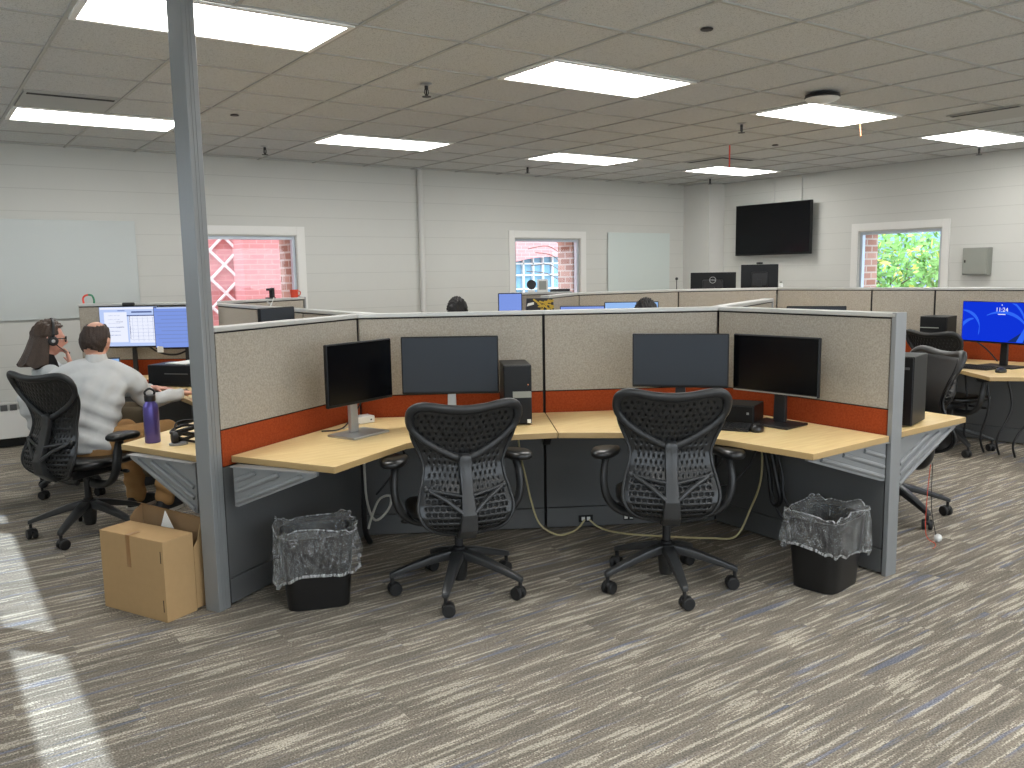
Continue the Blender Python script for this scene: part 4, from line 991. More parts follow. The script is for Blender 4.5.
# ------------------------------------------------------------------ bins, carton
def bin_(label, loc, rz):
    t = thing('waste_bin', label, 'waste bin', loc, R(rz), 'waste bins with clear liners')
    b = MB(); rs = []
    prof = [(0, .136, .104), (.004, .142, .110), (.31, .166, .136), (.335, .168, .138), (.35, .172, .142), (.35, .166, .136), (.31, .160, .130), (.02, .136, .104)]
    for z, a, c in prof: rs.append([(x, y, z) for x, y in superell(a, c, 40, 5)])
    b.rings(rs); b.build('tub', 'bin', t, True)
    b = MB(); rs = []; n = 72
    for z, g, wav in ((.20, .002, 0), (.31, -.012, .006), (.39, -.006, .005), (.425, .006, .010), (.43, .012, .008), (.41, .014, .006), (.37, .016, .010), (.33, .017, .010), (.28, .020, .012), (.24, .022, .012), (.215, .022, .010), (.205, .020, .008)):
        ring = []
        for k, (x, y) in enumerate(superell(1, 1, n, 5)):
            a, c = .172+(-.03 if (g < -.001 or z == .20) else 0), .142+(-.03 if (g < -.001 or z == .20) else 0)
            wv = wav*(math.sin(k*.9+z*30)+.7*math.sin(k*2.3+z*11+loc[0])+.4*math.sin(k*.35+loc[1]))
            zz = z-.05+(.03*(1-(z-.205)/.2) if g > .015 else 0)+.012*math.sin(k*.31+loc[0]*3)+.006*math.sin(k*1.1)
            if g > .015: zz += .035*math.sin(2*PI*k/n+loc[1]*2)*(.43-z)/.2
            s = 1+(g+wv*.7)/.15; ring.append((x*a*s, y*c*s, zz))
        rs.append(ring)
    hem = [Vector(p) for p in rs[-1]]
    b.rings(rs, cap=False); ln = b.build('bin_liner', 'film', t, 'all', recalc=True)
    MB().tube(hem, .004, 6, True, sq=(1.8, .5)).build('hem', 'hem', ln, 'all'); MB().tube([Vector(p) for p in rs[4]], .003, 6, True).build('folded_rim', 'hem', ln, 'all')
    return t
bin_('black waste bin with a clear liner beside the gray post and left chair', (1.472, 3.695, 0), -20)
bin_('black waste bin with a clear liner under the right end panel', (3.53, 2.385, 0), 8)
# carton lying on its side with its lid open behind
c0, c1 = Vector((.643, 4.26)), Vector((.83, 3.865)); dx = (c1-c0).normalized(); dy = Vector((-dx.y, dx.x)); Lx, Ly, Hh = (c1-c0).length, .165, .373
t = thing('cardboard_box', 'brown cardboard box with its lid open, standing beside the gray post', 'cardboard box', (c0.x, c0.y, 0), math.atan2(dx.y, dx.x))
MB().box((Lx/2, Ly/2, Hh/2), (Lx, Ly, Hh), bev=.003).build('carton_body', 'card', t)
MB().box((Lx*.46, -.0006, Hh-.075), (.028, .0012, .15)).build('tape_strip', 'tape', t); MB().box((Lx*.46, .03, Hh+.0006), (.028, .06, .0012)).build('tape_strip', 'tape', t)
b = MB()
for z in (.075, .30): b.box((Lx-.018, -.0006, z), (.004, .0012, .055))
b.build('slot_cut', 'slit', t)
th = .004
MB().prismv([(.0, Ly+.002, .03), (Lx, Ly+.002, .03), (Lx+.02, Ly+.002, .30), (Lx+.012, Ly+.075, .44), (.0, Ly+.075, .455), (-.01, Ly+.03, .40)], (0, .004, 0)) if False else None
lid = MB().prismv([(0.005, Ly+.058, .0), (Lx-.005, Ly+.058, .0), (Lx-.005, Ly+.072, .418), (.005, Ly+.072, .440)], (0, .004, 0)).build('lid_panel', 'card_in', t)
MB().prismv([(.005, Ly+.072, .440), (Lx-.005, Ly+.072, .418), (Lx-.01, Ly+.035, .440), (.01, Ly+.035, .458)], (0, .002, -.004)).build('lid_tuck', 'card_in', t)
MB().prismv([(Lx-.004, Ly, .01), (Lx-.004, Ly+.058, .01), (Lx-.004, Ly+.072, .418), (Lx-.004, Ly+.045, .40), (Lx-.004, Ly+.025, .33), (Lx-.004, Ly, .30)], (.004, 0, 0)).build('side_flap', 'card', t)
MB().prismv([(0.0, Ly, .01), (0.0, Ly+.058, .01), (0.0, Ly+.072, .440), (0.0, Ly+.03, .42), (0.0, Ly, .39)], (.004, 0, 0)).build('side_flap', 'card_in', t)
MB().prismv([(Lx*.42, Ly+.03, .36), (Lx*.62, Ly+.03, .36), (Lx*.50, Ly+.03, .44)], (0, .002, 0)).build('paper_slip', 'paper', t)

# ------------------------------------------------------------------ cables
def cable(label, pts, r, m, n=6, name='cable', grp='desk cables'):
    o = MB().tube(smooth_path(pts, n), r, 8).build(name, m, None, 'all'); return tag(o, label, 'cable', grp)
cable('thin yellowish cable hanging between the two chairs and crossing the floor to an outlet', [(2.79, 3.90, .66), (2.815, 3.915, .50), (2.845, 3.90, .34), (2.868, 3.885, .21), (2.905, 3.855, .07), (2.97, 3.775, .010), (3.06, 3.755, .012), (3.13, 3.765, .03), (3.18, 3.775, .06)], .0055, 'cream')
cable('thin yellowish cable running from the outlet behind the right chair to the right panel', [(3.205, 3.762, .06), (3.25, 3.70, .012), (3.30, 3.55, .008), (3.45, 3.36, .008), (3.62, 3.19, .008), (3.73, 3.10, .02), (3.79, 3.05, .18), (3.81, 3.0, .35), (3.79, 2.98, .55), (3.78, 3.0, .675)], .006, 'cream')
cable('pale looped cord under the left worktop beside the bin', [(1.98, 4.22, .67), (1.97, 4.20, .45), (1.98, 4.20, .28), (2.03, 4.21, .17), (2.12, 4.22, .22), (2.13, 4.22, .29), (2.06, 4.22, .28), (2.0, 4.20, .19), (1.97, 4.18, .14)], .007, 'wcable')
cable('black cord curling under the left worktop', [(1.97, 4.17, .67), (2.06, 4.14, .60), (2.18, 4.17, .57), (2.20, 4.18, .50), (2.10, 4.17, .40), (2.03, 4.19, .32)], .006, 'black')
cable('black cords slung below the left worktop behind the left armrest', [(2.0, 4.20, .66), (2.14, 4.12, .62), (2.35, 4.0, .63), (2.5, 3.92, .67)], .008, 'black')
cable('black power cord hanging straight down at the left corner', [(2.0, 4.30, .67), (2.005, 4.29, .4), (2.0, 4.29, .12), (2.05, 4.33, .01)], .016, 'black')
for k, (lab, pts) in enumerate([
    ('tangled black cord below the right worktop, outermost strand', [(3.77, 2.92, .67), (3.79, 2.85, .45), (3.78, 2.82, .30), (3.80, 2.78, .22), (3.80, 2.84, .17), (3.78, 2.9, .3), (3.78, 2.95, .5), (3.75, 3.02, .67)]),
    ('tangled black cord below the right worktop, thick middle strand', [(3.76, 2.98, .67), (3.77, 2.91, .55), (3.78, 2.87, .38), (3.79, 2.85, .27), (3.79, 2.90, .25), (3.78, 2.93, .45), (3.77, 2.99, .66)]),
    ('black cord slung sideways below the right worktop near the chair', [(3.50, 3.25, .66), (3.60, 3.10, .50), (3.55, 3.15, .38), (3.62, 3.08, .34), (3.72, 3.0, .46), (3.75, 2.96, .66)])]):
    cable(lab, pts, .007 if k != 1 else .013, 'black')
cable('pale gray cord tied in hanging loops behind the right chair', [(3.45, 3.42, .55), (3.48, 3.38, .36), (3.44, 3.42, .30), (3.50, 3.35, .26), (3.40, 3.44, .12), (3.34, 3.5, .16), (3.44, 3.41, .27), (3.53, 3.30, .27), (3.62, 3.21, .17), (3.60, 3.24, .12), (3.51, 3.33, .24)], .007, 'wcable')
cable('cable behind the silver-stand monitor', [(1.95, 4.05, .99), (1.93, 4.13, .85), (1.86, 4.16, .74), (1.80, 4.15, .718), (1.72, 4.17, .718)], .004, 'black')
cable('pale thin cable lying beside the small white box', [(1.98, 4.26, .716), (1.93, 4.20, .716), (1.88, 4.20, .716), (1.84, 4.16, .716)], .003, 'wcable')
cable('thin gray cable beside the black monitor stand', [(3.58, 2.82, .714), (3.66, 2.88, .714), (3.74, 2.86, .714), (3.78, 2.88, .714)], .004, 'wcable')
cable('black cable drooping between the two lit monitors', [(1.62, 7.76, 1.0), (1.73, 7.66, .90), (1.86, 7.56, .88), (1.99, 7.46, .96)], .008, 'black')
for k in range(4):
    cable(['black cable hanging under the far right desk, leftmost', 'second black cable hanging under the far right desk', 'third black cable hanging under the far right desk', 'black cable hanging under the far right desk, by the photo edge'][k], [(7.0+.04*k, 3.50-.14*k, .67), (6.98+.05*k, 3.46-.15*k, .4), (7.0, 3.48-.13*k, .15), (7.05, 3.46-.12*k, .01)], .009, 'black')
cable('black cable looping down the far panel below the blue lock screen', [(7.38, 3.72, 1.0), (7.36, 3.62, .9), (7.34, 3.5, .82), (7.32, 3.4, .73)], .006, 'black')
cable('thin dangling red and black cord under the chair behind the end post', [(4.52, 2.42, .44), (4.50, 2.42, .25), (4.47, 2.40, .06), (4.50, 2.36, .008), (4.42, 2.33, .006)], .0022, 'red')
cable('thin black dangling cord under the chair behind the end post', [(4.56, 2.43, .44), (4.55, 2.42, .2), (4.56, 2.39, .03)], .0022, 'black')
o = MB().ell((0, 0, 0), (.022, .022, .022), None, 14, 10).build('cord_toggle', 'white', None, True); o.location = (4.57, 2.385, .023); tag(o, 'small white and black ball at the end of the dangling cords', 'cord toggle')
# ------------------------------------------------------------------ people
def azv(a): return Vector((math.sin(R(a)), math.cos(R(a)), 0)), Vector((math.cos(R(a)), -math.sin(R(a)), 0))   # forward, right
def limb(b, pts, rad, n=14):
    P = smooth_path(pts, 4); m = len(P); rr = []
    for i in range(m):
        x = i/(m-1)*(len(rad)-1); k = min(int(x), len(rad)-2); rr.append(rad[k]+(rad[k+1]-rad[k])*(x-k))
    b.tube(P, rr, n); b.ell(P[0], (rr[0],)*3, None, 12, 8); b.ell(P[-1], (rr[-1],)*3, None, 12, 8)
def torso(b, secs):
    rs = []
    for c, fw, rt, a, d in secs: rs.append([Vector(c)+rt*(a*math.cos(t))+fw*(d*math.sin(t)) for t in [2*PI*k/22 for k in range(22)]])
    b.rings(rs)
    c, fw, rt, a, d = secs[-1]
def remesh(b, name, mat, parent, vox, smooth=4):
    o = b.build(name, mat, parent, 'all')
    m = o.modifiers.new('r', 'REMESH'); m.mode = 'VOXEL'; m.voxel_size = vox; m.use_smooth_shade = True
    if smooth:
        s = o.modifiers.new('s', 'SMOOTH'); s.factor = .5; s.iterations = smooth
    apply_mods(o)
    for p in o.data.polygons: p.use_smooth = True
    if not o.data.materials: o.data.materials.append(MT[mat])
    return o
def head_pt(u, k=1.):
    ux, uy, uz = u
    x, y, z = .076*ux, .097*uy, .119*uz
    if uz < -.1:
        t = min(1, (-.1-uz)/.8); x *= 1-.30*t
        y = y*(1-.12*t) + .012*t
    if uy > 0:
        y += .026*math.exp(-((ux/.17)**2+((uz+.14)/.20)**2))
        y += .012*math.exp(-((ux/.12)**2+((uz-.06)/.25)**2))
        for s in (-1, 1): y -= .010*math.exp(-(((ux-s*.40)/.20)**2+((uz-.08)/.14)**2))
        y += .006*math.exp(-((ux/.28)**2+((uz+.50)/.07)**2)) + .004*math.exp(-((ux/.28)**2+((uz+.62)/.07)**2))
        y -= .004*math.exp(-((ux/.3)**2+((uz+.56)/.035)**2))
        y += .012*math.exp(-((ux/.30)**2+((uz+.86)/.16)**2))
        y += .005*math.exp(-((ux/.6)**2+((uz-.26)/.10)**2))
    return Vector((x*k, y*k, z*k))
def sph_dirs(nu, nv):
    for i in range(nv+1):
        t = PI*i/nv
        yield [Vector((math.sin(t)*math.sin(2*PI*j/nu), math.sin(t)*math.cos(2*PI*j/nu), math.cos(t))) for j in range(nu)]
def add_head(b, M):
    rows = list(sph_dirs(44, 34)); vs = []
    for r in rows[1:-1]: vs.append([M @ head_pt(u) for u in r])
    b.rings(vs)
    for s in (-1, 1):
        for c, rad in (((s*.074, -.008, -.004), (.010, .020, .032)), ((s*.082, -.016, .006), (.008, .014, .024)), ((s*.078, -.004, -.026), (.008, .010, .012))):
            q = MB(); q.ell((0, 0, 0), rad, Matrix.Rotation(s*-.3, 3, 'Z') @ Matrix.Rotation(-.25, 3, 'X'), 14, 10)
            vv = [M @ (v.co+Vector(c)) for v in q.bm.verts]; ff = [[v.index for v in f.verts] for f in q.bm.faces]
            q.bm.verts.index_update(); ff = [[v.index for v in f.verts] for f in q.bm.faces]
            b._add(vv, ff); q.bm.free()
def add_hand(b, wrist, d, up, side, curl=.5, scale=1.):
    """Palm and five separate bent fingers; d points along the fingers, up out of the back of the hand, side=+1 thumb on the right."""
    d = Vector(d).normalized(); up = Vector(up); up = (up-d*up.dot(d)).normalized(); rt = d.cross(up)*side; w0 = Vector(wrist)
    k = scale
    rs = []
    for s, a, h in ((-.012, .024, .018), (.02, .032, .016), (.055, .040, .015), (.088, .040, .012), (.096, .034, .008)):
        c = w0+d*(s*k); rs.append([c+rt*(a*k*math.cos(t))+up*(h*k*math.sin(t)) for t in [2*PI*i/14 for i in range(14)]])
    b.rings(rs)
    for i, (o, L_) in enumerate(((.030, .068), (.010, .078), (-.010, .072), (-.029, .056))):
        p = w0+d*(.086*k)+rt*(o*k); P = [p]; ang = 0
        for j, fr in enumerate((.45, .32, .23)):
            ang += curl*(.55+.12*i*(j > 0)); dd = d*math.cos(ang)-up*math.sin(ang)+rt*(.10*(1.2-i*.8))
            p = p+dd.normalized()*(L_*fr*k); P.append(p)
        limb(b, P, [.0088*k, .0082*k, .0076*k, .0062*k], 8)
    p = w0+d*(.025*k)+rt*(.030*k); P = [p, p+(d*.6+rt*.8-up*.25).normalized()*.034*k, p+(d*.6+rt*.8-up*.25).normalized()*.034*k+(d*.9+rt*.25-up*.35).normalized()*.05*k]
    limb(b, P, [.012*k, .010*k, .008*k], 8)
def hmat(c, az, pitch=0., roll=0.):
    return Matrix.Translation(c) @ Matrix.Rotation(R(-az), 4, 'Z') @ Matrix.Rotation(R(pitch), 4, 'X') @ Matrix.Rotation(R(roll), 4, 'Y')
def hair_shell(name, mat, parent, M, test, k0=1.02, k1=1.10, lump=.012, drop=None, nu=72, nv=54):
    """A solid shell over the part of the skull picked by test(u)."""
    rows = list(sph_dirs(nu, nv)); b = MB(); grid = {}
    def pt(u, k):
        q = head_pt(u, 1.0); nrm = Vector((u.x, u.y, u.z)).normalized()
        return q
    faces = []
    for i in range(nv):
        for j in range(nu):
            m = (rows[i][j]+rows[i+1][(j+1) % nu]).normalized()
            if test(m): faces.append((i, j))
    cache = {}
    def vert(i, j, lay):
        j %= nu; key = (i, j if 0 < i < nv else 0, lay)
        if key not in cache:
            u = rows[i][j]; thick = (k1-1)*.1+lump*(math.sin(u.x*23+u.z*9)*math.sin(u.y*19-u.z*7))*.35
            q = head_pt(u) + u*(thick if lay else (k0-1)*.1)
            if drop: q = drop(u, q, lay)
            cache[key] = b.bm.verts.new(M @ q)
        return cache[key]
    sel = set(faces)
    def face(vs):
        vs = list(dict.fromkeys(vs))
        if len(vs) > 2:
            try: b.bm.faces.new(vs)
            except ValueError: pass
    for (i, j) in faces:
        face([vert(i, j, 1), vert(i+1, j, 1), vert(i+1, j+1, 1), vert(i, j+1, 1)])
        face([vert(i, j+1, 0), vert(i+1, j+1, 0), vert(i+1, j, 0), vert(i, j, 0)])
        for (di, dj, e) in ((-1, 0, ((i, j+1), (i, j))), (1, 0, ((i+1, j), (i+1, j+1))), (0, -1, ((i, j), (i+1, j))), (0, 1, ((i+1, j+1), (i, j+1)))):
            if (i+di, (j+dj) % nu) not in sel:
                (a0, a1), (c0, c1) = e; face([vert(a0, a1, 1), vert(a0, a1, 0), vert(c0, c1, 0), vert(c0, c1, 1)])
    return b.build(name, mat, parent, 'all')
def eyes(parent, M):
    for s in (-1, 1):
        b = MB(); b.ell((0, 0, 0), (.0125, .0125, .0125), None, 14, 10)
        for v in b.bm.verts: v.co = M @ (v.co+Vector((s*.030, .0735, .010)))
        e = b.build('eye', 'white', parent, 'all')
        b = MB(); b.ell((0, 0, 0), (.006, .004, .006), None, 12, 8)
        for v in b.bm.verts: v.co = M @ (v.co+Vector((s*.030, .0835, .010)))
        b.build('iris', 'seam', e, 'all')
Vc = Vector
# --- the man: leaning to his screens, seen from behind
def build_man():
    t = thing('person', 'man in a pale gray shirt and khaki trousers, seated with his back to us', 'person', (.90, 5.72, 0))
    T0 = Vc((.90, 5.72, 0))
    def L(*p): return Vc(p)-T0
    fh, rh = azv(52); fs, rs_ = azv(24)
    pel = L(.835, 5.70, .545); nk = L(.945, 5.83, .998)
    shR, elR, wrR = L(1.125, 5.745, .885), L(1.235, 5.80, .735), L(1.455, 5.90, .762)
    shL, elL, wrL = L(.745, 5.905, .915), L(.555, 5.90, .80), L(.625, 6.0, .56)
    MH = hmat(L(.952, 5.858, 1.138), 32, -12, 5) @ Matrix.Scale(1.06, 4)
    b = MB()
    torso(b, [(pel+Vc((0, 0, -.09)), fh, rh, .14, .10), (pel, fh, rh, .15, .11), (pel*.6+nk*.4, fs, rs_, .14, .10), (pel*.25+nk*.75, fs, rs_, .165, .105), (nk+Vc((0, 0, -.05)), fs, rs_, .12, .07), (nk, fs, rs_, .06, .055)])
    limb(b, [nk+Vc((0, 0, -.06)), nk+Vc((.0, .0, .04)), L(.950, 5.84, 1.08)], [.065, .057, .055])
    add_head(b, MH)
    for s, e, w_ in ((shR, elR, wrR), (shL, elL, wrL)):
        limb(b, [s, s*.5+e*.5, e], [.05, .045, .038]); limb(b, [e, e*.5+w_*.5, w_], [.038, .034, .024])
    add_hand(b, wrR, (.95, .25, -.10), (0, 0, 1), -1, .35); add_hand(b, wrL, (.2, .25, -1), (-1, .1, -.1), -1, .5)
    hR, kR, aR = L(.985, 5.645, .53), L(1.335, 5.83, .535), L(1.285, 5.80, .10); hL, kL, aL = L(.80, 5.77, .53), L(1.13, 6.06, .53), L(1.155, 6.02, .10)
    for h, k, a in ((hR, kR, aR), (hL, kL, aL)):
        limb(b, [h, h*.5+k*.5, k], [.075, .065, .052]); limb(b, [k, k*.5+a*.5, a], [.05, .046, .035]); limb(b, [a, a+fh*.10+Vc((0, 0, -.05))], [.034, .03])
    remesh(b, 'body', 'skin', t, .0065, 3)
    b = MB()
    torso(b, [(pel+Vc((0, 0, -.055)), fh, rh, .175, .140), (pel+Vc((0, 0, .01)), fh, rh, .178, .148), (pel*.75+nk*.25, fs, rs_, .175, .145), (pel*.5+nk*.5, fs, rs_, .190, .142), (pel*.27+nk*.73, fs, rs_, .200, .132), (pel*.13+nk*.87, fs, rs_, .175, .115), (nk+Vc((0, 0, -.02)), fs, rs_, .125, .092), (nk+Vc((.0, .0, .015)), fs, rs_, .078, .070)])
    for s, e, w_ in ((shR, elR, wrR), (shL, elL, wrL)):
        limb(b, [nk+Vc((0, 0, -.035)), nk*.5+s*.5+Vc((0, 0, .0)), s], [.085, .078, .072]); limb(b, [s, s*.55+e*.45, e], [.074, .068, .060]); limb(b, [e, e*.5+w_*.5, w_*.93+e*.07], [.060, .053, .040])
    # folds across the back
    sh = remesh(b, 'shirt', 'shirt', t, .009, 6)
    for v in sh.data.vertices:
        p = v.co; a = math.sin(p.z*62+p.x*16+2*math.sin(p.x*9)) * math.exp(-((p.z-.66)/.17)**2) + .7*math.sin(p.x*55-p.z*38)*math.exp(-((p.z-.84)/.10)**2)
        v.co = p + v.normal*(.0085*a)
    b = MB(); limb(b, [nk+Vc((-.0, -.0, .012)), nk+Vc((0, .004, .040))], [.068, .064]); remesh(b, 'shirt_collar', 'shirt', t, .006, 2)
    b = MB()
    torso(b, [(pel+Vc((0, 0, -.10)), fh, rh, .165, .13), (pel+Vc((0, 0, -.04)), fh, rh, .178, .135), (pel+Vc((0, 0, .02)), fh, rh, .17, .13)])
    for h, k, a in ((hR, kR, aR), (hL, kL, aL)):
        limb(b, [h, h*.5+k*.5, k], [.098, .085, .072]); limb(b, [k, k*.5+a*.5, a+Vc((0, 0, -.01))], [.072, .066, .062])
    tr = remesh(b, 'trousers', 'khaki', t, .009, 5)
    for v in tr.data.vertices:
        p = v.co; v.co = p+v.normal*(.005*math.sin(p.z*70+p.x*40)*math.exp(-((p.z-.2)/.14)**2))
    for a in (aR, aL):
        b = MB(); rs = []
        for z, k in ((0, .94), (.022, 1.0)): rs.append([Vc((a.x, a.y, 0))+fh*(.055+y*k)+rh*(x*k)+Vc((0, 0, z)) for x, y in superell(.047, .14, 26, 2.6)])
        b.rings(rs); so = b.build('shoe_sole', 'sole', t, True)
        b = MB(); rs = []
        for z, k, o in ((.020, .97, 0), (.045, .98, 0), (.07, .80, -.02), (.095, .52, -.055), (.12, .46, -.06)): rs.append([Vc((a.x, a.y, 0))+fh*(.055+o+y*k*(1 if k > .6 else .72))+rh*(x*k*(1 if k > .6 else 1.6))+Vc((0, 0, z)) for x, y in superell(.046, .136, 26, 2.6)])
        b.rings(rs); b.build('shoe', 'shoe', t, 'all')
    def test(u):
        if u.y > .1 and u.z < .62: return False
        if u.y > .55: return False
        if u.z < -.60 - .2*min(0, u.y): return False
        if abs(u.x) > .75 and u.z < .02 and u.y > -.30: return False
        if u.dot(Vc((0, -.22, .975))) > .80: return False
        return True
    hair_shell('hair', 'hair_m', t, MH, test, 1.0, 1.07, .012)
    eyes(t, MH)
build_man()
# --- the woman: in profile, chin on hand
def build_woman():
    t = thing('person', 'woman with long brown hair and a headset in profile, hand at her chin', 'person', (.84, 6.78, 0))
    T0 = Vc((.84, 6.78, 0))
    def L(*p): return Vc(p)-T0
    f, r = azv(74)
    pel = L(.90, 6.84, .545); nk = L(.775, 6.77, .94)
    MH = hmat(L(.800, 6.775, 1.115), 88, -8, 0)
    shR, elR, wrR = L(.775, 6.60, .88), L(.93, 6.53, .72), L(.915, 6.69, .945)
    shL, elL, wrL = L(.83, 6.94, .88), L(1.10, 6.82, .70), L(1.40, 6.34, .755)
    b = MB()
    torso(b, [(pel+Vc((0, 0, -.09)), f, r, .14, .10), (pel, f, r, .15, .11), (pel*.6+nk*.4, f, r, .12, .09), (pel*.25+nk*.75, f, r, .15, .095), (nk+Vc((0, 0, -.05)), f, r, .11, .065), (nk, f, r, .05, .05)])
    limb(b, [nk+Vc((0, 0, -.06)), nk+Vc((0, 0, .04)), L(.795, 6.775, 1.06)], [.055, .049, .048]); add_head(b, MH)
    for s, e, w_ in ((shR, elR, wrR), (shL, elL, wrL)):
        limb(b, [s, s*.5+e*.5, e], [.042, .038, .034]); limb(b, [e, e*.5+w_*.5, w_], [.034, .030, .021])
    add_hand(b, wrR, (-.1, .45, .75), (1, -.1, .1), 1, .75, .9); add_hand(b, wrL, (.75, -.6, -.05), (0, 0, 1), 1, .4, .9)
    hR, kR, aR = L(.90, 6.75, .53), L(1.32, 6.62, .53), L(1.36, 6.66, .10); hL, kL, aL = L(.93, 6.93, .53), L(1.34, 6.94, .53), L(1.36, 6.95, .10)
    for h, k, a in ((hR, kR, aR), (hL, kL, aL)):
        limb(b, [h, h*.5+k*.5, k], [.07, .06, .05]); limb(b, [k, k*.5+a*.5, a], [.046, .042, .03]); limb(b, [a, a+f*.10+Vc((0, 0, -.055))], [.03, .026])
    remesh(b, 'body', 'skin2', t, .0065, 3)
    b = MB()
    torso(b, [(pel+Vc((0, 0, -.06)), f, r, .18, .14), (pel+Vc((0, 0, .02)), f, r, .178, .142), (pel*.6+nk*.4, f, r, .158, .125), (pel*.25+nk*.75, f, r, .18, .12), (pel*.08+nk*.92, f, r, .155, .095), (nk+Vc((0, 0, -.03)), f, r, .09, .075)])
    for s, e, w_ in ((shR, elR, wrR), (shL, elL, wrL)):
        limb(b, [nk*.6+s*.4+Vc((0, 0, -.05)), s], [.072, .072]); limb(b, [s, s*.5+e*.5, e], [.070, .062, .054]); limb(b, [e, e*.5+w_*.5, w_*.88+e*.12], [.054, .047, .038])
    remesh(b, 'cardigan', 'cardigan', t, .009, 5)
    b = MB(); limb(b, [nk+Vc((0, 0, -.055)), nk+Vc((0, 0, .0)), nk+Vc((0, 0, .045))], [.085, .074, .058]); remesh(b, 'black_collar', 'scarf', t, .008, 3)
    b = MB()
    torso(b, [(pel+Vc((0, 0, -.10)), f, r, .16, .125), (pel+Vc((0, 0, .01)), f, r, .168, .13)])
    for h, k, a in ((hR, kR, aR), (hL, kL, aL)):
        limb(b, [h, h*.5+k*.5, k], [.09, .08, .066]); limb(b, [k, k*.5+a*.5, a], [.066, .06, .055])
    remesh(b, 'trousers', 'olive', t, .010, 4)
    for a in (aR, aL):
        b = MB(); rs = []
        for z, k, o in ((0, .95, 0), (.02, 1, 0), (.05, .92, -.005), (.075, .6, -.04), (.10, .5, -.05)): rs.append([Vc((a.x, a.y, 0))+f*(.05+o+y*k*(1 if k > .7 else .75))+r*(x*k*(1 if k > .7 else 1.4))+Vc((0, 0, z)) for x, y in superell(.043, .125, 24, 2.6)])
        b.rings(rs); b.build('shoe', 'shoe', t, 'all')
    def test(u):
        if u.y > .80 or (u.y > .38 and u.z < .70) or (u.y > .12 and u.z < .30): return False
        if u.y > .02 and u.z < -.05: return False
        return True
    def drop(u, q, lay):
        if u.z < .15:
            s = min(1, (.15-u.z)/1.15); rr = math.hypot(u.x, u.y); hx, hy = (u.x/max(rr, .05), u.y/max(rr, .05))
            bulge = (.088+.030*s+(.014 if lay else 0)); a = min(1, (.15-u.z)/.25)
            bulge += (.006*math.sin(math.atan2(hy, hx)*13)+.004*math.sin(math.atan2(hy, hx)*29+2) if lay else 0)*s; tgt = Vc((hx*bulge*.86, hy*(bulge+.012+.03*s*s)-.004, .02-(.215+(.014*math.sin(math.atan2(hy, hx)*9) if lay else 0))*s**.9))
            if hy > -.1: tgt.y = min(tgt.y, .03)
            q = q.lerp(tgt, a)
        elif lay: q = q+Vc((u.x, u.y, u.z))*.004
        return q
    hair_shell('hair', 'hair_w', t, MH, test, 1.0, 1.16, .02, drop)
    eyes(t, MH)
    # what she wears on her head
    h = thing('headset', 'black headset with a thin microphone arm worn by the woman', 'headset', tuple(T0))
    b = MB(); b.tube([MH @ Vc((.112*math.cos(a), .012, .02+.128*math.sin(a))) for a in [PI*k/20 for k in range(21)]], .007, 8, sq=(.6, 1.4)); b.build('headband', 'black', h, 'all')
    Mx = MH.to_3x3()
    for s in (-1, 1): MB().lathe([(.020, -.018), (.032, -.012), (.034, .004), (.026, .014)], 20, tuple(MH @ Vc((s*.106, .014, -.008))), 'X', Mx).build('ear_cup', 'black', h, True)
    c = MB().lathe([(.010, 0), (.012, .003), (.006, .005)], 14, tuple(MH @ Vc((.121, .014, -.008))), 'X', Mx).build('ear_cup_badge', 'silver', h, True)
    MB().tube(smooth_path([MH @ Vc(p) for p in ((.116, .02, -.02), (.112, .06, -.05), (.085, .105, -.078), (.055, .125, -.085))], 5), .0035, 8).build('microphone_arm', 'black', h, 'all')
    MB().ell(tuple(MH @ Vc((.050, .127, -.086))), (.010, .010, .010), None, 12, 8).build('microphone', 'black', h, 'all')
    g = thing('eyeglasses', 'dark framed eyeglasses worn by the woman', 'eyeglasses', tuple(T0))
    b = MB()
    for s in (-1, 1):
        b.tube([MH @ Vc((s*.034+.024*math.cos(a), .108-.004*abs(math.cos(a)), .010+.019*math.sin(a))) for a in [2*PI*k/18 for k in range(18)]], .003, 6, True)
        b.tube([MH @ Vc(p) for p in ((s*.058, .102, .014), (s*.080, .06, .012), (s*.090, .0, .008))], .003, 6)
    b.tube([MH @ Vc(p) for p in ((-.011, .110, .013), (0, .113, .016), (.011, .110, .013))], .003, 6)
    b.build('frame', 'seam', g, 'all')
build_woman()
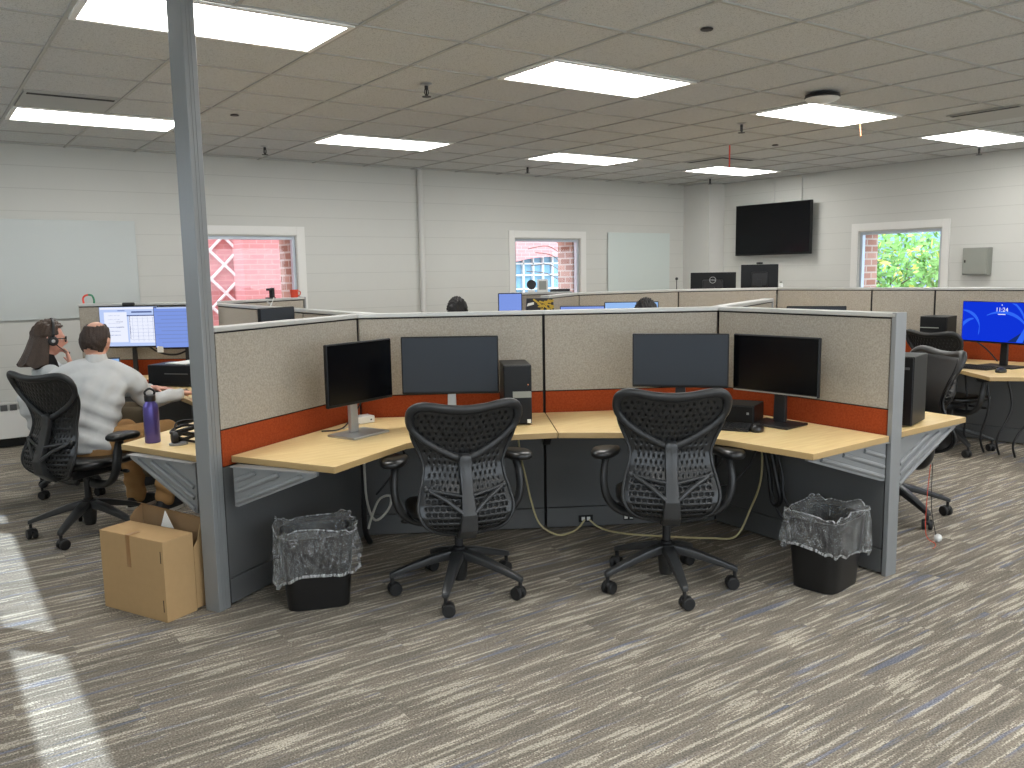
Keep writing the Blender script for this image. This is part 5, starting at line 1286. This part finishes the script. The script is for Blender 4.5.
# --- two people behind the panels, only the tops of their heads in the photo
def build_back(label, loc, az, z_top, m):
    t = thing('person', label, 'person', loc); f, r = azv(az); zz = z_top-.128; k = zz-1.10
    MH = hmat((0, 0, zz), az, -8); b = MB(); pel = Vc((0, 0, .55))-f*.06; nk = Vc((0, 0, zz-.185))-f*.02
    torso(b, [(pel+Vc((0, 0, -.09)), f, r, .14, .10), (pel*.6+nk*.4, f, r, .13, .10), (pel*.25+nk*.75, f, r, .16, .1), (nk, f, r, .06, .055)])
    limb(b, [nk+Vc((0, 0, -.05)), nk+Vc((0, 0, .10))], [.06, .055]); add_head(b, MH)
    arms = []
    for s in (-1, 1):
        sh = nk+r*(s*.175)+Vc((0, 0, -.07)); el = sh+f*.12+Vc((0, 0, -.24)); wr = el+f*.22-r*(s*.06)+Vc((0, 0, .05)); arms.append((sh, el, wr))
        limb(b, [sh, el], [.046, .038]); limb(b, [el, wr], [.038, .025]); add_hand(b, wr, f, (0, 0, 1), -s, .4)
    legs = []
    for s in (-1, 1):
        h = pel+r*(s*.09)+Vc((0, 0, -.02)); kn = h+f*.40; an = kn+Vc((0, 0, -.43)); legs.append((h, kn, an)); limb(b, [h, kn], [.075, .055]); limb(b, [kn, an], [.05, .035]); limb(b, [an, an+f*.1+Vc((0, 0, -.06))], [.034, .03])
    remesh(b, 'body', 'skin', t, .008, 3)
    b = MB(); torso(b, [(pel+Vc((0, 0, -.06)), f, r, .18, .14), (pel*.6+nk*.4, f, r, .17, .135), (pel*.25+nk*.75, f, r, .19, .125), (pel*.08+nk*.92, f, r, .15, .1), (nk, f, r, .08, .07)])
    for sh, el, wr in arms: limb(b, [nk*.6+sh*.4+Vc((0, 0, -.04)), sh], [.07, .075]); limb(b, [sh, el], [.075, .058]); limb(b, [el, wr*.9+el*.1], [.056, .04])
    remesh(b, 'pullover', m, t, .011, 4)
    b = MB(); torso(b, [(pel+Vc((0, 0, -.10)), f, r, .16, .13), (pel+Vc((0, 0, .01)), f, r, .17, .135)])
    for h, kn, an in legs: limb(b, [h, kn], [.09, .068]); limb(b, [kn, an], [.066, .055])
    remesh(b, 'trousers', 'scarf', t, .011, 3)
    def test(u): return not ((u.y > .45 and u.z < .62) or u.z < -.45 or (u.y > .0 and u.z < .1))
    hair_shell('hair', 'hair_k', t, MH, test, 1.0, 1.16, .03)
    eyes(t, MH)
build_back('person of whom only dark hair shows above the left back panel top', (4.12, 6.68, 0), 20, 1.305, 'metal')
build_back('person whose black hair shows in front of a pale screen above the panels', (4.76, 4.89, 0), 45, 1.302, 'bluewall')
